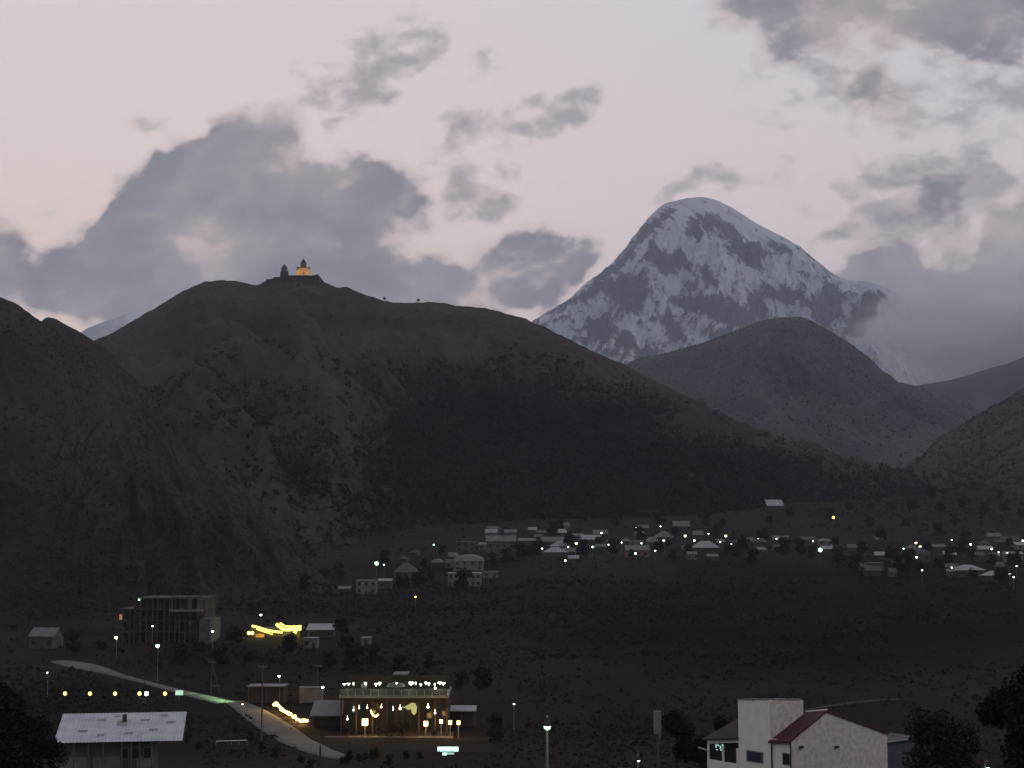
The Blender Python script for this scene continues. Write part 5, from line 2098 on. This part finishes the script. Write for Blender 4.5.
    for i in range(n):
        u0 = ya + .1 + (y3 - ya - .2) * i / n
        u1 = ya + .1 + (y3 - ya - .2) * (i + 1) / n - .05
        MB().box(.06, .09, u0, u1, zs_a + .01, min(zfa, zfb) - .26).build('porch_pane', M_glass, o)
    MB().box(.25, wd - .1, ya + .1, y3 - .1, zs_a + .003, zs_a + .05).build('porch_floor', M_wall_wood, o)
    yq, zq = locx(718.5, 746.5, .03)
    q = MB()
    for (dx, dz, ww, hh) in ((-.45, .12, .16, .2), (-.2, -.05, .14, .24), (.05, .1, .16, .14), (.3, 0, .12, .26), (-.3, -.25, .2, .1), (.2, -.28, .16, .08)):
        q.box(.035, .055, yq + dx - ww / 2, yq + dx + ww / 2, zq + dz - hh / 2, zq + dz + hh / 2)
    q.build('lit_decoration', glow('teal_window_light', (.45, .85, .75), .75), o)
    pr = MB()
    rise = 2.0
    pr.add([(-.35, ya, zfa + .01), (wd, ya, zfa + rise), (wd, y3 - .9, zfb + rise), (-.35, y3 + .25, zfb + .01),
            (-.35, ya, zfa + .13), (wd, ya, zfa + rise + .12), (wd, y3 - .9, zfb + rise + .12), (-.35, y3 + .25, zfb + .13)],
           [(3, 2, 1, 0), (4, 5, 6, 7), (0, 1, 5, 4), (1, 2, 6, 5), (2, 3, 7, 6), (3, 0, 4, 7)])
    pr.build('porch_roof', surf('old_brown_roof', (.060, .044, .038), .85, .4, 1.5), o)
    yq = ya + (y3 - ya) * .38
    MB().box(wd - .5, wd - .15, yq, yq + .35, zfa + 1.2, zfa + rise + .55).build('chimney', M_wall_pale, o)
    yq, zq = locx(706, 749.5, -.03)
    MB().tube([(-.02, y3 - .15, zq - .05), (-1.15, y3 - .1, zq + .3)], .06, .05, 6).build('awning_arm', M_wall_white, o)
    ANCH.append((800, 740, 'the white house'))


build_white_house()


# ------------------------------------------------------------------ poles, railing, car
def pole(px, ptop, pbase, Y=None, r=.11, label='', cross=True, extra=None, name='utility_pole', mat=None):
    if Y is None:
        b = hit(px, pbase)
    else:
        b = P(px, pbase, Y)
        b.z = gz(b.x, b.y)
    s = b.y / F
    h = P(px, ptop, b.y).z - b.z
    o = empty(name, b, 0, label, 'pole')
    MB().tube([(0, 0, -.6), (0, 0, h)], r * 1.25, r * .8, 8).build('shaft', mat or M_woodpole, o)
    if cross:
        c = MB().box(-.75, .75, -.06, .06, h - .55, h - .42)
        for x in (-.65, 0, .65):
            c.tube([(x, 0, h - .42), (x, 0, h - .18)], .05, .04, 6)
        c.build('crossarm', M_metal, o)
    if extra:
        extra(o, s, h)
    return o


pole(261.5, 664, 744, r=.13, label='tall thin utility pole beside the open roadside shelter')
pole(317.5, 664, 700, r=.10, label='thin pole rising behind the pale box container')


def aframe(o, s, h):
    MB().tube([(0, 0, h * .96), (2.2, .3, -.5)], .1, .1, 7).build('stay', M_woodpole, o)
    MB().box(-.1, 2.0, -.08, .08, h * .22, h * .27).build('brace', M_woodpole, o)


pole(211, 660, 694, r=.10, label='braced double pole just above the green lit end of the lane', extra=aframe)
pole(320, 745, 775, r=.13, label='short dark post at the lower bend of the pale road', cross=False, mat=M_metal_dk, name='road_post')


def box_on_pole(o, s, h):
    MB().box(-3.6 * s, 3.4 * s, -.25, .25, h - 22 * s, h).build('cabinet', M_conc, o)
    MB().box(-.5 * s + .2, .9 * s + .2, -.3, -.26, h - 27 * s, h - 20 * s).build('bracket', M_metal, o)
    MB().tube([(-.1, .1, h - 30 * s), (-1.0, .4, -.6)], .05, .05, 6).build('stay', M_woodpole, o)


pole(658, 711, 785, Y=165, r=.14, label='pole carrying a tall pale cabinet at the lower middle', cross=False, extra=box_on_pole)


def build_railing():
    a = hit(216, 746)
    b = hit(247, 745)
    o = empty('railing', a, 0, 'short white railing on the grass below the road', 'railing')
    v = b - a
    h = 4.6 * a.y / F
    r = MB().tube([(0, 0, h), (v.x, v.y, v.z + h)], .07, .07, 6)
    r.build('rail', M_wall_white, o)
    for k in range(5):
        t = k / 4
        q = v * t
        MB().tube([(q.x, q.y, q.z - .4), (q.x, q.y, q.z + h)], .06, .06, 6).build('post', M_wall_pale, o)


build_railing()


G_pink = glow('pinkish_lamp', (1, .62, .52), 5)
lamp(243, 704, G_pink, '', 2.2, .2, label='small pinkish lamp where the two pale roads meet')

# ------------------------------------------------------------------ trees
mk_a = lambda: make_tree('leafy_tree', 9, 7.5, M_leaf, 1400, .36, 21)
mk_b = lambda: make_tree('leafy_tree', 8, 8.5, M_leaf, 1400, .36, 33)
mk_c = lambda: make_tree('conifer_tree', 12, 5.0, M_leaf, 1500, .34, 44, 'conifer')
mk_n = lambda: make_tree('leafy_tree', 10, 8.5, M_leaf_near, 6500, .20, 55)
mk_m = lambda: make_tree('leafy_tree', 11, 8.0, M_leaf_near, 6500, .20, 66)
mk_r = lambda: make_tree('leafy_tree', 7, 6.0, M_leaf_rust, 5000, .17, 77)
rt = random.Random(99)
# near dark trees framing the view
NEAR = [('n', 2, 806, 105, .72, 'black leafy tree filling the lower left corner'), ('m', 40, 790, 150, .62, 'dark tree overlapping the left end of the long low house'),
        ('n', -6, 770, 160, 1.05, 'tall dark tree at the left edge above the corner tree'), ('m', 18, 735, 235, .95, 'dark tree beyond the long low house near the left edge'),
        ('m', 1046, 850, 92, .9, 'black tree filling the lower right corner'), ('n', 1028, 830, 112, .9, 'tall black tree rising behind the lower right corner tree'),
        ('r', 944, 806, 118, .92, 'russet bushy tree right of the blue grey wing'), ('r', 965, 800, 140, .9, 'smaller russet tree behind the russet bushy tree'),
        ('n', 676, 742, 205, .85, 'dark dome shaped tree behind the pole with the pale cabinet'), ('m', 700, 752, 190, .5, 'small dark tree up left of the white house'),
        ('n', 722, 730, 240, .7, 'dark tree behind the white house tower')]
NM = {'n': mk_n, 'm': mk_m, 'r': mk_r}
for (k, px, pb, Y, sc, lab) in NEAR:
    q = P(px, pb, Y)
    tree(k, NM[k], (q.x, q.y, gz(q.x, q.y) - .1), rt.uniform(0, 6.28), sc, lab)

TR = []
for px, pb in [(508, 566), (522, 560), (535, 563), (575, 553), (612, 556), (632, 562), (660, 556), (672, 560), (735, 562), (742, 556), (728, 558), (752, 566), (722, 530), (706, 528), (660, 525),
               (560, 532), (615, 528), (430, 580), (424, 572), (442, 556), (385, 566), (340, 578), (325, 585), (305, 592), (255, 590), (400, 596), (492, 566),
               (800, 556), (812, 560), (840, 566), (855, 572), (900, 572), (906, 560), (920, 575), (950, 566), (972, 560), (965, 548), (1000, 590), (940, 538), (880, 545), (1010, 550),
               (790, 520), (770, 528), (905, 530), (870, 528), (500, 548), (540, 556), (553, 536), (568, 550), (585, 557), (598, 549), (640, 541), (668, 550), (676, 538), (690, 558), (716, 538), (764, 546), (783, 556), (834, 548), (862, 560), (890, 566), (912, 568), (928, 556), (938, 574), (962, 554), (992, 566), (1016, 572), (972, 582), (420, 592), (462, 592)]:
    TR.append((px, pb, rt.choice('abab'), rt.uniform(.75, 1.35), 'dark leafy tree'))
for px, pb in [(232, 650), (222, 668), (196, 660), (180, 668), (250, 668), (100, 655), (72, 655), (345, 655), (352, 672), (375, 668), (398, 676), (430, 670), (340, 640), (460, 690), (482, 700), (495, 742), (330, 668), (290, 660)]:
    TR.append((px, pb, rt.choice('ab'), rt.uniform(.5, .9), 'dark bushy tree'))
for px, pb in [(350, 761), (358, 764), (366, 761), (375, 764), (388, 766), (345, 768), (300, 766), (310, 770), (262, 752), (275, 760), (236, 736), (188, 744), (200, 752), (420, 760), (406, 764), (250, 742)]:
    TR.append((px, pb, rt.choice('ab'), rt.uniform(.16, .30), 'low dark bush'))
for px, pb in [(866, 478), (876, 477), (886, 476.5), (893, 476), (900, 475.5), (906, 476), (913, 476), (921, 476.5), (932, 477), (941, 478), (953, 480), (966, 480)]:
    TR.append((px, pb, 'c', rt.uniform(.55, .95), 'pine in the dark row under the valley mouth'))
for px, pb in [(830, 520), (850, 514), (870, 516), (892, 512), (915, 516), (940, 518), (965, 512), (985, 520), (1005, 515), (1020, 520), (955, 525), (880, 505), (905, 500), (930, 502), (1000, 500)]:
    TR.append((px, pb, rt.choice('ab'), rt.uniform(1.0, 1.7), 'broad dark tree'))
MK = {'a': mk_a, 'b': mk_b, 'c': mk_c}
for i, (px, pb, k, sc, w) in enumerate(TR):
    g = hit(px, pb)
    if k == 'c':
        lab, grp = 'dark pine in the row at the mouth of the side valley', 'pines in the row at the valley mouth'
    else:
        lab, grp = rel_label(w if k == 'x' else w.replace(' on the slope', ''), px, pb - 5), 'dark trees around the village'
    tree(k, MK[k], (g.x, g.y, g.z - .1), rt.uniform(0, 6.28), sc, lab, group=grp)
# two tiny trees on the ridge crest
for px, lab in ((384.5, 'left of two tiny trees on the ridge crest right of the church'), (418, 'right of two tiny trees on the ridge crest right of the church')):
    co, T, w, Ux, Py = HILLS['church_hill']
    j = int(np.argmin(np.abs(Ux[np.argmax((T[:, 0] >= 0))] - px)))
    c = co[np.argmax(T[:, 0] >= 0), j]
    tree('a', mk_a, (c[0], c[1], c[2] - .3), 0, .55, lab)

# ------------------------------------------------------------------ the evening air
def build_haze():
    m = bpy.data.materials.new('evening_air')
    m.use_nodes = True
    nt = m.node_tree
    nt.nodes.clear()
    o = nt.nodes.new('ShaderNodeOutputMaterial')
    v = nt.nodes.new('ShaderNodeVolumePrincipled')
    v.inputs['Color'].default_value = (.74, .83, 1.0, 1)
    v.inputs['Density'].default_value = HAZE
    v.inputs['Anisotropy'].default_value = 0.0
    nt.links.new(v.outputs[0], o.inputs['Volume'])
    b = MB().box(-18000, 18000, -120, 15500, -56, 2420)
    h = b.build('haze', m)
    tag(h, 'thin blue evening haze filling the valley', 'haze', kind='stuff')
    h.visible_shadow = True


HAZE = 5.6e-5
build_haze()


# ------------------------------------------------------------------ bank of cloud lying against the peak's right shoulder
def build_cloud_bank():
    m = bpy.data.materials.new('cloudbank')
    m.use_nodes = True
    nt = m.node_tree
    nt.nodes.clear()
    N = nt.nodes.new
    L = nt.links.new
    out = N('ShaderNodeOutputMaterial')
    v = N('ShaderNodeVolumePrincipled')
    v.inputs['Color'].default_value = (.998, .998, 1.0, 1)
    v.inputs['Anisotropy'].default_value = .2
    tc = N('ShaderNodeTexCoord')
    ln = N('ShaderNodeVectorMath')
    ln.operation = 'LENGTH'
    L(tc.outputs['Object'], ln.inputs[0])
    n = N('ShaderNodeTexNoise')
    n.inputs['Scale'].default_value = 2.6
    n.inputs['Detail'].default_value = 6
    n.inputs['Distortion'].default_value = .4
    n.inputs['Roughness'].default_value = .55
    L(tc.outputs['Object'], n.inputs['Vector'])
    def mth(op, a, c):
        q = N('ShaderNodeMath')
        q.operation = op
        for i, x in enumerate((a, c)):
            if isinstance(x, (int, float)):
                q.inputs[i].default_value = x
            else:
                L(x, q.inputs[i])
        return q.outputs[0]
    d = mth('SUBTRACT', 1.0, ln.outputs['Value'])
    d = mth('ADD', d, mth('MULTIPLY', mth('SUBTRACT', n.outputs[0], .5), 2.1))
    mr = N('ShaderNodeMapRange')
    mr.interpolation_type = 'SMOOTHSTEP'
    L(d, mr.inputs[0])
    mr.inputs[1].default_value = .02
    mr.inputs[2].default_value = .75
    mr.inputs[4].default_value = .0078
    # nothing at the very rim of the body
    rim = N('ShaderNodeMapRange')
    L(ln.outputs['Value'], rim.inputs[0])
    rim.inputs[1].default_value = .985
    rim.inputs[2].default_value = .8
    L(mth('MULTIPLY', mr.outputs[0], rim.outputs[0]), v.inputs['Density'])
    L(v.outputs[0], out.inputs['Volume'])
    m.cycles.volume_step_rate = 1.0
    c = P(1012, 336, 6900)
    o = MB().ball((0, 0, 0), 1.0, 48, 24).build('cloud_bank', m, None, True)
    o.location = c
    o.scale = (182 * 6900 / F, 560, 76 * 6900 / F)
    tag(o, 'grey bank of cloud hiding the right shoulder of the snow peak', 'cloudbank', kind='stuff')


build_cloud_bank()
